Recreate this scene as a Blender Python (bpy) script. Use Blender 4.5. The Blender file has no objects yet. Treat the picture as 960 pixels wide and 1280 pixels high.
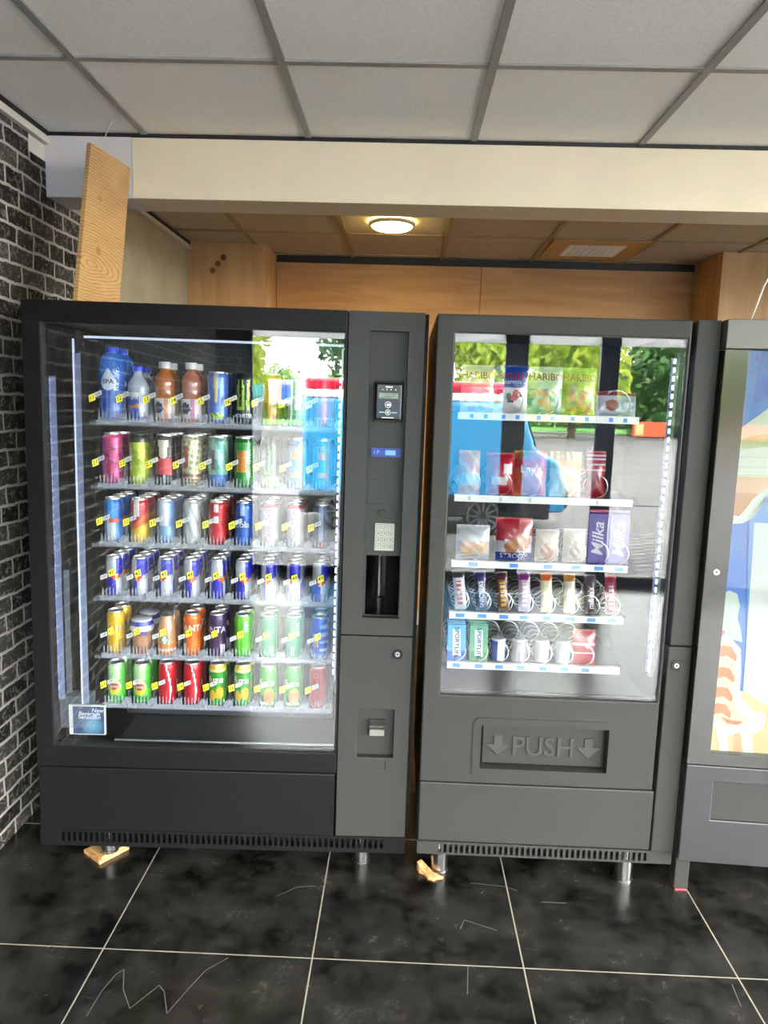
import bpy, math, random
from mathutils import Vector, Matrix, Euler
PI = math.pi
sc = bpy.context.scene
COL = sc.collection

# ------------------------------------------------------------------ colours
def lin(v):
    return v/12.92 if v <= .04045 else ((v+.055)/1.055)**2.4
def hx(s):
    s = s.lstrip('#')
    return tuple(lin(int(s[i:i+2], 16)/255) for i in (0, 2, 4)) + (1.0,)

# ------------------------------------------------------------------ materials
def new_mat(name):
    m = bpy.data.materials.new(name); m.use_nodes = True
    nt = m.node_tree; b = nt.nodes['Principled BSDF']
    return m, nt, b
def mat(name, col, rough=.4, metal=0, spec=.5, coat=0, noise=0, nscale=40, bump=0):
    m, nt, b = new_mat(name)
    c = hx(col) if isinstance(col, str) else tuple(col)+(1,)
    b.inputs['Base Color'].default_value = c
    b.inputs['Roughness'].default_value = rough
    b.inputs['Metallic'].default_value = metal
    b.inputs['Specular IOR Level'].default_value = spec
    b.inputs['Coat Weight'].default_value = coat
    b.inputs['Coat Roughness'].default_value = .08
    if noise or bump:
        tc = nt.nodes.new('ShaderNodeTexCoord')
        n = nt.nodes.new('ShaderNodeTexNoise'); n.inputs['Scale'].default_value = nscale; n.inputs['Detail'].default_value = 6
        nt.links.new(tc.outputs['Object'], n.inputs['Vector'])
        if noise:
            r = nt.nodes.new('ShaderNodeValToRGB')
            r.color_ramp.elements[0].position = .3; r.color_ramp.elements[1].position = .7
            r.color_ramp.elements[0].color = tuple(v*(1-noise) for v in c[:3])+(1,)
            r.color_ramp.elements[1].color = tuple(min(1, v*(1+noise)) for v in c[:3])+(1,)
            nt.links.new(n.outputs['Fac'], r.inputs['Fac']); nt.links.new(r.outputs['Color'], b.inputs['Base Color'])
        if bump:
            bp = nt.nodes.new('ShaderNodeBump'); bp.inputs['Strength'].default_value = bump; bp.inputs['Distance'].default_value = .002
            nt.links.new(n.outputs['Fac'], bp.inputs['Height']); nt.links.new(bp.outputs['Normal'], b.inputs['Normal'])
    return m
def attr_mat(name, rough=.35, metal=0, coat=0, emit=0, tone=1.0):
    m, nt, b = new_mat(name)
    a = nt.nodes.new('ShaderNodeAttribute'); a.attribute_name = 'Col'
    tn = nt.nodes.new('ShaderNodeMixRGB'); tn.blend_type = 'MULTIPLY'; tn.inputs[0].default_value = 1; tn.inputs[2].default_value = (tone, tone, tone, 1)
    nt.links.new(a.outputs['Color'], tn.inputs[1]); nt.links.new(tn.outputs[0], b.inputs['Base Color'])
    b.inputs['Roughness'].default_value = rough; b.inputs['Metallic'].default_value = metal
    b.inputs['Coat Weight'].default_value = coat; b.inputs['Coat Roughness'].default_value = .1
    if emit:
        nt.links.new(a.outputs['Color'], b.inputs['Emission Color']); b.inputs['Emission Strength'].default_value = emit
    return m
def emit_mat(name, col, strength):
    m, nt, b = new_mat(name)
    c = hx(col)
    b.inputs['Base Color'].default_value = tuple(v*.25 for v in c[:3])+(1,)
    b.inputs['Emission Color'].default_value = c; b.inputs['Emission Strength'].default_value = strength
    return m
def glass_mat(name, tint, refl, rough=0.0, edge=.6):
    """thin clear pane: passes light straight through and mirrors a share of it"""
    m = bpy.data.materials.new(name); m.use_nodes = True; nt = m.node_tree; nt.nodes.clear()
    out = nt.nodes.new('ShaderNodeOutputMaterial'); mix = nt.nodes.new('ShaderNodeMixShader')
    tr = nt.nodes.new('ShaderNodeBsdfTransparent'); tr.inputs['Color'].default_value = tint
    gl = nt.nodes.new('ShaderNodeBsdfGlossy'); gl.inputs['Roughness'].default_value = rough
    lw = nt.nodes.new('ShaderNodeLayerWeight'); lw.inputs['Blend'].default_value = .5
    pw = nt.nodes.new('ShaderNodeMath'); pw.operation = 'POWER'; pw.inputs[1].default_value = 5
    mu = nt.nodes.new('ShaderNodeMath'); mu.operation = 'MULTIPLY_ADD'; mu.inputs[1].default_value = edge; mu.inputs[2].default_value = refl
    nt.links.new(lw.outputs['Facing'], pw.inputs[0]); nt.links.new(pw.outputs[0], mu.inputs[0])
    nt.links.new(mu.outputs[0], mix.inputs[0]); nt.links.new(tr.outputs[0], mix.inputs[1]); nt.links.new(gl.outputs[0], mix.inputs[2])
    nt.links.new(mix.outputs[0], out.inputs['Surface'])
    return m
def clear_plastic(name, col, share, rough=.15):
    m = bpy.data.materials.new(name); m.use_nodes = True; nt = m.node_tree
    b = nt.nodes['Principled BSDF']; out = nt.nodes['Material Output']
    b.inputs['Base Color'].default_value = hx(col); b.inputs['Roughness'].default_value = rough
    tr = nt.nodes.new('ShaderNodeBsdfTransparent'); mix = nt.nodes.new('ShaderNodeMixShader'); mix.inputs[0].default_value = share
    nt.links.new(tr.outputs[0], mix.inputs[1]); nt.links.new(b.outputs[0], mix.inputs[2]); nt.links.new(mix.outputs[0], out.inputs['Surface'])
    return m

def leaf_mat():
    m = attr_mat('leaf_green', .6); nt = m.node_tree
    tr = nt.nodes.new('ShaderNodeBsdfTranslucent'); mix = nt.nodes.new('ShaderNodeMixShader'); mix.inputs[0].default_value = .45
    nt.links.new(nt.nodes['Attribute'].outputs['Color'], tr.inputs['Color'])
    nt.links.new(nt.nodes['Principled BSDF'].outputs[0], mix.inputs[1]); nt.links.new(tr.outputs[0], mix.inputs[2])
    nt.links.new(mix.outputs[0], nt.nodes['Material Output'].inputs['Surface'])
    return m
def N(nt, t, **kw):
    n = nt.nodes.new('ShaderNode'+t)
    for k, v in kw.items(): setattr(n, k, v)
    return n
def ramp(nt, p0, c0, p1, c1):
    r = N(nt, 'ValToRGB'); e = r.color_ramp.elements
    e[0].position = p0; e[0].color = c0; e[1].position = p1; e[1].color = c1
    return r
def grey(v): return (v, v, v, 1)

def slate_mat():
    m, nt, b = new_mat('slate_floor_tiles'); L = nt.links.new
    tc = N(nt, 'TexCoord'); mp = N(nt, 'Mapping'); mp.inputs['Location'].default_value = (.812, -1.883, 0)
    L(tc.outputs['Object'], mp.inputs['Vector'])
    br = N(nt, 'TexBrick', offset=0.0); br.inputs['Scale'].default_value = 1
    br.inputs['Brick Width'].default_value = .6; br.inputs['Row Height'].default_value = .6
    br.inputs['Mortar Size'].default_value = .0022; br.inputs['Mortar Smooth'].default_value = .1
    L(mp.outputs[0], br.inputs['Vector'])
    n1 = N(nt, 'TexNoise'); n1.inputs['Scale'].default_value = 5.5; n1.inputs['Detail'].default_value = 12; n1.inputs['Roughness'].default_value = .72
    L(tc.outputs['Object'], n1.inputs['Vector'])
    r1 = ramp(nt, .40, hx('#080807'), .72, hx('#35332f')); L(n1.outputs['Fac'], r1.inputs['Fac'])
    n2 = N(nt, 'TexNoise'); n2.inputs['Scale'].default_value = 16; n2.inputs['Detail'].default_value = 10; n2.inputs['Roughness'].default_value = .75
    L(tc.outputs['Object'], n2.inputs['Vector'])
    r2 = ramp(nt, .60, grey(0), .80, grey(.5)); L(n2.outputs['Fac'], r2.inputs['Fac'])
    mx = N(nt, 'MixRGB'); mx.inputs[2].default_value = hx('#6a6761'); L(r2.outputs[0], mx.inputs[0]); L(r1.outputs[0], mx.inputs[1])
    mg = N(nt, 'MixRGB'); mg.inputs[2].default_value = hx('#8d877a'); L(br.outputs['Fac'], mg.inputs[0]); L(mx.outputs[0], mg.inputs[1])
    L(mg.outputs[0], b.inputs['Base Color'])
    rr = N(nt, 'MapRange'); rr.inputs[1].default_value = .3; rr.inputs[2].default_value = .7; rr.inputs[3].default_value = .16; rr.inputs[4].default_value = .30
    L(n1.outputs['Fac'], rr.inputs[0]); L(rr.outputs[0], b.inputs['Roughness'])
    bp = N(nt, 'Bump'); bp.inputs['Strength'].default_value = .12; bp.inputs['Distance'].default_value = .003
    L(n1.outputs['Fac'], bp.inputs['Height']); L(bp.outputs[0], b.inputs['Normal'])
    return m

def brick_paper_mat(axis):
    """printed dark stone-brick wallpaper; axis = which object axis runs along the wall"""
    m, nt, b = new_mat('brick_wallpaper_'+axis); L = nt.links.new
    tc = N(nt, 'TexCoord'); sx = N(nt, 'SeparateXYZ'); L(tc.outputs['Object'], sx.inputs[0])
    cb = N(nt, 'CombineXYZ'); L(sx.outputs['Y' if axis == 'y' else 'X'], cb.inputs['X']); L(sx.outputs['Z'], cb.inputs['Y'])
    nz = N(nt, 'TexNoise'); nz.inputs['Scale'].default_value = 14; nz.inputs['Detail'].default_value = 4; L(cb.outputs[0], nz.inputs['Vector'])
    mm = N(nt, 'VectorMath', operation='MULTIPLY_ADD'); mm.inputs[1].default_value = (.026, .02, 0)
    L(nz.outputs['Color'], mm.inputs[0]); L(cb.outputs[0], mm.inputs[2])
    br = N(nt, 'TexBrick', offset=.5, squash=.72, squash_frequency=3); br.inputs['Scale'].default_value = 1
    br.inputs['Brick Width'].default_value = .165; br.inputs['Row Height'].default_value = .063
    br.inputs['Mortar Size'].default_value = .006; br.inputs['Mortar Smooth'].default_value = .3; br.inputs['Bias'].default_value = -.1
    br.inputs['Color1'].default_value = hx('#1f1d1b'); br.inputs['Color2'].default_value = hx('#4a4743'); br.inputs['Mortar'].default_value = hx('#a5a199')
    L(mm.outputs[0], br.inputs['Vector'])
    n2 = N(nt, 'TexNoise'); n2.inputs['Scale'].default_value = 34; n2.inputs['Detail'].default_value = 9; n2.inputs['Roughness'].default_value = .8; n2.inputs['Distortion'].default_value = 1.2
    L(cb.outputs[0], n2.inputs['Vector'])
    r2 = ramp(nt, .52, grey(0), .70, grey(.8)); L(n2.outputs['Fac'], r2.inputs['Fac'])
    mx = N(nt, 'MixRGB'); mx.inputs[2].default_value = hx('#b4b0a7'); L(r2.outputs[0], mx.inputs[0]); L(br.outputs['Color'], mx.inputs[1])
    L(mx.outputs[0], b.inputs['Base Color']); b.inputs['Roughness'].default_value = .8; b.inputs['Specular IOR Level'].default_value = .08
    return m

def wood_mat(name, c0, c1, stretch, scale, knots=False):
    m, nt, b = new_mat(name); L = nt.links.new
    tc = N(nt, 'TexCoord'); mp = N(nt, 'Mapping'); mp.inputs['Scale'].default_value = stretch
    L(tc.outputs['Object'], mp.inputs['Vector'])
    n = N(nt, 'TexNoise'); n.inputs['Scale'].default_value = scale; n.inputs['Detail'].default_value = 6; n.inputs['Distortion'].default_value = .6
    L(mp.outputs[0], n.inputs['Vector'])
    if knots:
        w = N(nt, 'TexWave', wave_type='RINGS', rings_direction='SPHERICAL'); w.inputs['Scale'].default_value = 2.2; w.inputs['Distortion'].default_value = 5
        w.inputs['Detail'].default_value = 2; w.inputs['Detail Scale'].default_value = 1.2
        m2_ = N(nt, 'Mapping'); m2_.inputs['Scale'].default_value = (4, 4, 14); m2_.inputs['Location'].default_value = (0, -.4, -2.0)
        L(tc.outputs['Object'], m2_.inputs['Vector']); L(m2_.outputs[0], w.inputs['Vector'])
        rw = ramp(nt, .0, grey(.15), .30, grey(.62)); L(w.outputs['Fac'], rw.inputs['Fac'])
        vo = N(nt, 'TexVoronoi'); vo.inputs['Scale'].default_value = 7; L(tc.outputs['Object'], vo.inputs['Vector'])
        rv = ramp(nt, .06, grey(.1), .14, grey(1)); L(vo.outputs['Distance'], rv.inputs['Fac'])
        kn = N(nt, 'MixRGB', blend_type='MULTIPLY'); kn.inputs[0].default_value = 1; L(rw.outputs[0], kn.inputs[1]); L(rv.outputs[0], kn.inputs[2])
        ad = N(nt, 'MixRGB'); ad.inputs[0].default_value = .6; L(n.outputs['Fac'], ad.inputs[1]); L(kn.outputs[0], ad.inputs[2])
        src = ad.outputs[0]
    else:
        src = n.outputs['Fac']
    r = ramp(nt, .25, hx(c0), .75, hx(c1)); L(src, r.inputs['Fac']); L(r.outputs[0], b.inputs['Base Color'])
    b.inputs['Roughness'].default_value = .5
    return m

def tile_mat():
    m, nt, b = new_mat('mineral_ceiling_tile'); L = nt.links.new
    tc = N(nt, 'TexCoord'); n = N(nt, 'TexNoise'); n.inputs['Scale'].default_value = 90; n.inputs['Detail'].default_value = 5
    L(tc.outputs['Object'], n.inputs['Vector'])
    r = ramp(nt, .3, hx('#ece8e1'), .7, hx('#f8f5ee')); L(n.outputs['Fac'], r.inputs['Fac']); L(r.outputs[0], b.inputs['Base Color'])
    b.inputs['Roughness'].default_value = .9
    bp = N(nt, 'Bump'); bp.inputs['Strength'].default_value = .25; bp.inputs['Distance'].default_value = .002
    L(n.outputs['Fac'], bp.inputs['Height']); L(bp.outputs[0], b.inputs['Normal'])
    return m

def paving_mat():
    m, nt, b = new_mat('block_paving'); L = nt.links.new
    tc = N(nt, 'TexCoord'); mp = N(nt, 'Mapping'); mp.inputs['Rotation'].default_value = (0, 0, .55); L(tc.outputs['Object'], mp.inputs['Vector'])
    br = N(nt, 'TexBrick'); br.inputs['Scale'].default_value = 1; br.inputs['Brick Width'].default_value = .3; br.inputs['Row Height'].default_value = .15
    br.inputs['Mortar Size'].default_value = .02; br.inputs['Color1'].default_value = hx('#6c6a6a'); br.inputs['Color2'].default_value = hx('#787675'); br.inputs['Mortar'].default_value = hx('#2a2929')
    L(mp.outputs[0], br.inputs['Vector'])
    n = N(nt, 'TexNoise'); n.inputs['Scale'].default_value = .5; n.inputs['Detail'].default_value = 5; L(tc.outputs['Object'], n.inputs['Vector'])
    r = ramp(nt, .35, grey(.75), .7, grey(1.1)); L(n.outputs['Fac'], r.inputs['Fac'])
    mx = N(nt, 'MixRGB', blend_type='MULTIPLY'); mx.inputs[0].default_value = 1; L(br.outputs['Color'], mx.inputs[1]); L(r.outputs[0], mx.inputs[2])
    L(mx.outputs[0], b.inputs['Base Color']); b.inputs['Roughness'].default_value = .75
    return m

M = dict(
    grey_panel=mat('anthracite_powder_coat', '#31312f', .42, .0, .16, noise=.06, nscale=300),
    dark_panel=mat('black_and_shaded_coat', '#141414', .36, 0, .09, noise=.05, nscale=300),
    gloss_black=mat('black_lacquer', '#121213', .22),
    black=mat('matt_black', '#0c0c0d', .6),
    cavity=mat('dark_cabinet_lining', '#0f1011', .5),
    cavity2=mat('grey_cabinet_lining', '#24262a', .5),
    silver=mat('brushed_steel', '#b9b7b0', .3, 1),
    chrome=mat('chrome_leg_tube', '#b4b4b2', .22, 1, noise=.12, nscale=20),
    alu=mat('grey_aluminium', '#8c8d8f', .35, .9),
    satin=mat('satin_silver_paint', '#282726', .15, 0),
    white_plastic=mat('white_plastic', '#b4b4b0', .4),
    niche_black=mat('polished_black_niche', '#040404', .1, 0, .5),
    black_gloss_plastic=mat('glossy_black_plastic', '#060607', .22, 0, .3),
    ink=mat('black_ink', '#101010', .5),
    yellow_tag=mat('yellow_tag_plastic', '#e8dc2a', .4),
    blue_tag=mat('blue_price_card', '#2d63b8', .5),
    led=emit_mat('cool_led_strip', '#cfdcff', 2.8),
    led_dim=emit_mat('cool_led_strip_dim', '#cfdcff', 1.2),
    soft_glow=emit_mat('cool_led_and_lit_edge', '#dbe6ff', .17),
    diffuser=clear_plastic('frosted_blue_diffuser', '#98a3c4', .28, .3),
    lcd=emit_mat('green_grey_lcd', '#9fb8a4', .1),
    blue_lcd=emit_mat('blue_lcd', '#1436b0', .09),
    blue_lcd_text=emit_mat('blue_lcd_text', '#6fb4ff', .22),
    icon=mat('printed_white_icon', '#d8d8d4', .5),
    clear=clear_plastic('clear_plastic', '#b2b7c0', .28, .12),
    clear_thin=clear_plastic('clear_divider', '#c4c8d0', .16, .12),
    clear_solid=clear_plastic('thick_clear_plastic', '#8d929a', .18, .12),
    tray=mat('grey_shelf_plastic', '#2c2d30', .4),
    can_paint=attr_mat('printed_can', .3, .25, tone=.62),
    print=attr_mat('printed_label', .35, tone=.55),
    poster=attr_mat('backed_poster', .35, tone=.27),
    film=attr_mat('printed_film', .25, 0, .1, tone=.36),
    liquid=attr_mat('filled_bottle', .12, 0, .3, tone=.6),
    lid=mat('can_aluminium', '#c2c2c2', .28, .9),
    dark_lid=mat('black_can_top', '#2a2a2c', .3, .6),
    pet=clear_plastic('blue_pet', '#2f6fc4', .55, .08),
    pet_clear=clear_plastic('clear_pet', '#b9c3cf', .45, .08),
    glass=glass_mat('door_glass', (.97, .985, 1, 1), .055),
    glass_poster=glass_mat('poster_glass', (.97, .985, 1, 1), .018),
    glass_facade=glass_mat('shopfront_glass', (.97, .985, .98, 1), .03),
    navy=mat('navy_window_frame', '#151a30', .4),
    ceiling_tile=tile_mat(),
    tbar=mat('grey_ceiling_rail', '#8f8d87', .45),
    white_trim=mat('white_painted_trim', '#cfc9bf', .5),
    cream=mat('cream_beam_panel', '#d9ccb0', .5, noise=.03, nscale=4),
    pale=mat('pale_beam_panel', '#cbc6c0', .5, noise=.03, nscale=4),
    plaster=mat('grey_plaster', '#a39c89', .75, noise=.1, nscale=5),
    white_wall=mat('white_wall', '#cfcbc3', .7),
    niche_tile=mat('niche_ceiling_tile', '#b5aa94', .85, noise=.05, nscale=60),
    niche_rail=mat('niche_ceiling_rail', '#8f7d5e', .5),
    slate=slate_mat(), paper_y=brick_paper_mat('y'), paper_x=brick_paper_mat('x'),
    beech=wood_mat('beech_panel', '#9c6d3c', '#c08d55', (.6, .6, 6), 3),
    beech2=wood_mat('beech_column', '#a57c50', '#c49a6a', (4, 4, .5), 3),
    pine=wood_mat('pine_plywood', '#8f6534', '#c8a270', (1, 1.6, 3.2), 3, True),
    chip=wood_mat('splintered_plywood', '#8d5f33', '#d9a873', (20, 20, 20), 2),
    red_pad=mat('red_rubber_pad', '#c9414a', .6),
    lamp_glow=emit_mat('warm_lamp_diffuser', '#ffe08c', 24),
    paving=paving_mat(),
    grass=mat('mown_grass', '#4f8a2c', .9, noise=.3, nscale=3),
    foliage=leaf_mat(),
    bark=mat('tree_bark', '#4a3d2f', .9, noise=.3, nscale=12, bump=.5),
    van_blue=mat('light_blue_paint', '#3a93c8', .2, coat=.6),
    van_red=mat('red_paint', '#c2243a', .25, coat=.5),
    van_white=mat('white_paint', '#e8e8ea', .25, coat=.5),
    tyre=mat('black_tyre', '#151515', .8),
    hub=mat('silver_wheel', '#9a9c9e', .3, .8),
    sign_orange=mat('orange_sign', '#e2552b', .5),
    scratch=mat('pale_scratch', '#57544f', .6),
    wire=mat('pale_wire', '#c9c2b4', .5),
)
M['roof_out'] = mat('flat_roof', '#55534f', .9)

# ------------------------------------------------------------------ mesh builder
class MB:
    def __init__(s): s.v = []; s.f = []; s.m = []; s.c = []
    def add(s, vs, fs, m=0, c=None):
        o = len(s.v); s.v += [tuple(v) for v in vs]
        for i, f in enumerate(fs):
            s.f.append(tuple(o+k for k in f)); s.m.append(m)
            s.c.append(c[i] if isinstance(c, list) else c)
        return s
    def box(s, x0, x1, y0, y1, z0, z1, m=0, c=None):
        v = [(x0,y0,z0),(x1,y0,z0),(x1,y1,z0),(x0,y1,z0),(x0,y0,z1),(x1,y0,z1),(x1,y1,z1),(x0,y1,z1)]
        return s.add(v, [(0,3,2,1),(4,5,6,7),(0,1,5,4),(1,2,6,5),(2,3,7,6),(3,0,4,7)], m, c)
    def prism(s, pts, y0, y1, m=0, c=None):
        """polygon in x,z extruded along y (counter-clockwise seen from -y)"""
        n = len(pts)
        ar = sum(pts[i][0]*pts[(i+1) % n][1]-pts[(i+1) % n][0]*pts[i][1] for i in range(n))
        if ar < 0: pts = pts[::-1]
        v = [(x, y0, z) for x, z in pts]+[(x, y1, z) for x, z in pts]
        f = [tuple(range(n)), tuple(range(2*n-1, n-1, -1))]
        f += [(i, n+i, n+(i+1) % n, (i+1) % n) for i in range(n)]
        return s.add(v, f, m, c)
    def lathe(s, prof, segs=32, m=0, col=None, cx=0, cy=0, cz=0, caps=True, mfn=None):
        n = len(prof); o = len(s.v); H0 = prof[0][1]; H1 = prof[-1][1]
        for r, z in prof:
            for k in range(segs):
                a = 2*PI*k/segs
                s.v.append((cx+r*math.sin(a), cy-r*math.cos(a), cz+z))
        for j in range(n-1):
            for k in range(segs):
                k2 = (k+1) % segs
                s.f.append((o+j*segs+k, o+j*segs+k2, o+(j+1)*segs+k2, o+(j+1)*segs+k))
                a = 2*PI*(k+.5)/segs
                if a > PI: a -= 2*PI
                t = ((prof[j][1]+prof[j+1][1])/2-H0)/((H1-H0) or 1)
                s.m.append(mfn(a, t) if mfn else m); s.c.append(col(a, t) if callable(col) else col)
        if caps:
            if prof[0][0] > 1e-6:
                s.f.append(tuple(o+k for k in range(segs))[::-1]); s.m.append(m); s.c.append(col(0, 0) if callable(col) else col)
            if prof[-1][0] > 1e-6:
                s.f.append(tuple(o+(n-1)*segs+k for k in range(segs))); s.m.append(m); s.c.append(col(0, 1) if callable(col) else col)
        return s
    def tube(s, pts, r, segs=8, m=0, c=None, closed=False):
        P = [Vector(p) for p in pts]; n = len(P); o = len(s.v); up = None
        for i, p in enumerate(P):
            d = (P[(i+1) % n]-P[i-1]) if closed else (P[min(i+1, n-1)]-P[max(i-1, 0)])
            d.normalize()
            if up is None:
                up = Vector((0, 0, 1)) if abs(d.z) < .9 else Vector((1, 0, 0))
            a = d.cross(up); a.normalize(); b = a.cross(d); up = b
            for k in range(segs):
                t = 2*PI*k/segs; s.v.append(tuple(p+a*r*math.cos(t)+b*r*math.sin(t)))
        for i in range(n if closed else n-1):
            i2 = (i+1) % n
            for k in range(segs):
                k2 = (k+1) % segs
                s.f.append((o+i*segs+k, o+i2*segs+k, o+i2*segs+k2, o+i*segs+k2)); s.m.append(m); s.c.append(c)
        if not closed:
            s.f.append(tuple(o+k for k in range(segs))); s.m.append(m); s.c.append(c)
            s.f.append(tuple(o+(n-1)*segs+k for k in range(segs))[::-1]); s.m.append(m); s.c.append(c)
        return s
    def cyl_y(s, cx, cz, r, y0, y1, segs=24, m=0, c=None):
        return s.prism([(cx+r*math.cos(2*PI*k/segs), cz+r*math.sin(2*PI*k/segs)) for k in range(segs)], y0, y1, m, c)
    def ring_y(s, cx, cz, r0, r1, y0, y1, segs=24, m=0, c=None):
        v = []
        for y in (y0, y1):
            for r in (r0, r1):
                v += [(cx+r*math.cos(2*PI*k/segs), y, cz+r*math.sin(2*PI*k/segs)) for k in range(segs)]
        f = []
        for k in range(segs):
            q = (k+1) % segs; S = segs
            f += [(k, S+k, S+q, q), (2*S+k, 2*S+q, 3*S+q, 3*S+k), (S+k, 3*S+k, 3*S+q, S+q), (k, q, 2*S+q, 2*S+k)]
        return s.add(v, f, m, c)
    def plate(s, xs, zs, holes, y0, y1, m=0, c=None):
        """flat slab x,z with rectangular holes"""
        X = sorted(set([xs[0], xs[1]]+[h[i] for h in holes for i in (0, 1)])); Z = sorted(set([zs[0], zs[1]]+[h[i] for h in holes for i in (2, 3)]))
        nx, nz = len(X)-1, len(Z)-1
        fill = [[not any(h[0] <= (X[i]+X[i+1])/2 <= h[1] and h[2] <= (Z[j]+Z[j+1])/2 <= h[3] for h in holes) for j in range(nz)] for i in range(nx)]
        idx = {}
        v = []; f = []
        def V(i, j, k):
            if (i, j, k) not in idx: idx[(i, j, k)] = len(v); v.append((X[i], (y0, y1)[k], Z[j]))
            return idx[(i, j, k)]
        F = lambda i, j: 0 <= i < nx and 0 <= j < nz and fill[i][j]
        for i in range(nx):
            for j in range(nz):
                if not fill[i][j]: continue
                f.append((V(i,j,0), V(i+1,j,0), V(i+1,j+1,0), V(i,j+1,0))); f.append((V(i,j,1), V(i,j+1,1), V(i+1,j+1,1), V(i+1,j,1)))
                if not F(i-1, j): f.append((V(i,j,0), V(i,j+1,0), V(i,j+1,1), V(i,j,1)))
                if not F(i+1, j): f.append((V(i+1,j,0), V(i+1,j,1), V(i+1,j+1,1), V(i+1,j+1,0)))
                if not F(i, j-1): f.append((V(i,j,0), V(i,j,1), V(i+1,j,1), V(i+1,j,0)))
                if not F(i, j+1): f.append((V(i,j+1,0), V(i+1,j+1,0), V(i+1,j+1,1), V(i,j+1,1)))
        return s.add(v, f, m, c)
    def text(s, body, size, place, m=0, c=None, rot=False, sx=1.0, shear=0):
        """flat letters; place(u, v) -> point"""
        vs, fs = glyphs(body, shear)
        q = []
        for u, v in vs:
            u, v = u*size*sx, v*size
            if rot: u, v = -v, u
            q.append(place(u, v))
        return s.add(q, fs, m, c)
    def build(s, name, mats, parent=None, off=(0, 0, 0), smooth=None, bevel=0, segs=2):
        me = bpy.data.meshes.new(name)
        me.from_pydata([(x-off[0], y-off[1], z-off[2]) for x, y, z in s.v], [], s.f)
        for k in (mats if isinstance(mats, (list, tuple)) else [mats]): me.materials.append(k)
        me.polygons.foreach_set('material_index', s.m)
        if any(k is not None for k in s.c):
            at = me.attributes.new('Col', 'FLOAT_COLOR', 'CORNER'); d = []
            for f, k in zip(s.f, s.c):
                k = k or (.5, .5, .5, 1)
                d += list(k)*len(f)
            at.data.foreach_set('color', d)
        if smooth:
            me.shade_smooth(); me.set_sharp_from_angle(angle=math.radians(smooth))
        me.update()
        o = bpy.data.objects.new(name, me); COL.objects.link(o)
        if parent: o.parent = parent
        if bevel:
            b = o.modifiers.new('edge', 'BEVEL'); b.width = bevel; b.segments = segs; b.limit_method = 'ANGLE'; b.angle_limit = math.radians(40)
        return o

_G = {}
def glyphs(body, shear=0):
    k = (body, shear)
    if k not in _G:
        cu = bpy.data.curves.new('letters', 'FONT'); cu.body = body; cu.size = 1; cu.align_x = 'CENTER'; cu.align_y = 'CENTER'; cu.resolution_u = 3; cu.offset = .012; cu.shear = shear
        o = bpy.data.objects.new('letters', cu); COL.objects.link(o)
        dg = bpy.context.evaluated_depsgraph_get(); e = o.evaluated_get(dg); me = e.to_mesh()
        _G[k] = ([(v.co.x, v.co.y) for v in me.vertices], [tuple(p.vertices) for p in me.polygons])
        e.to_mesh_clear(); bpy.data.objects.remove(o); bpy.data.curves.remove(cu)
    return _G[k]

def tag(o, label, cat, group=None):
    o['label'] = label; o['category'] = cat
    if group: o['group'] = group
    return o
def thing(name, label, cat, loc=(0, 0, 0), rot=(0, 0, 0), group=None):
    o = bpy.data.objects.new(name, None); o.empty_display_size = .1; COL.objects.link(o)
    o.location = loc; o.rotation_euler = rot
    return tag(o, label, cat, group)
def struct(o):
    o['kind'] = 'structure'; return o
def dup(root, loc, rot=None, label=None):
    r = root.copy(); COL.objects.link(r); r.location = loc
    if rot is not None: r.rotation_euler = rot
    if label: r['label'] = label
    for ch in list(root.children):
        c = ch.copy(); COL.objects.link(c); c.parent = r
    return r

# ------------------------------------------------------------------ camera
HC = 1.5624
cam = bpy.data.cameras.new('camera'); co = bpy.data.objects.new('camera', cam); COL.objects.link(co)
pitch, yaw, roll = .1439, -.0237, .0290
cy, sy, cp, sp = math.cos(yaw), math.sin(yaw), math.cos(pitch), math.sin(pitch)
r_ = Vector((cy, -sy, 0)); fw = Vector((sy, cy, 0)); up = Vector((0, 0, 1))
f2 = fw*cp-up*sp; d_ = -(up*cp+fw*sp)
r2 = r_*math.cos(roll)-d_*math.sin(roll); d2 = r_*math.sin(roll)+d_*math.cos(roll)
Rm = Matrix((r2, -d2, -f2)).transposed()
co.matrix_world = Matrix.Translation((0, 0, HC)) @ Rm.to_4x4()
cam.sensor_fit = 'VERTICAL'; cam.sensor_height = 36; cam.lens = 918.9/1280*36
cam.clip_start = .05; cam.clip_end = 300
sc.camera = co

# ------------------------------------------------------------------ room shell
XL, XR, YF, YB, ZC = -1.355, 4.2, -2.06, 5.15, 2.517
b = MB().box(XL-.2, XR+.2, YF-.1, YB+.2, -.12, 0); floor = struct(b.build('floor', M['slate']))
b = MB().box(XL-.2, XL, YF-.1, 3.14, 0, 2.75); wl = struct(b.build('wall_left', M['white_wall']))
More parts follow.
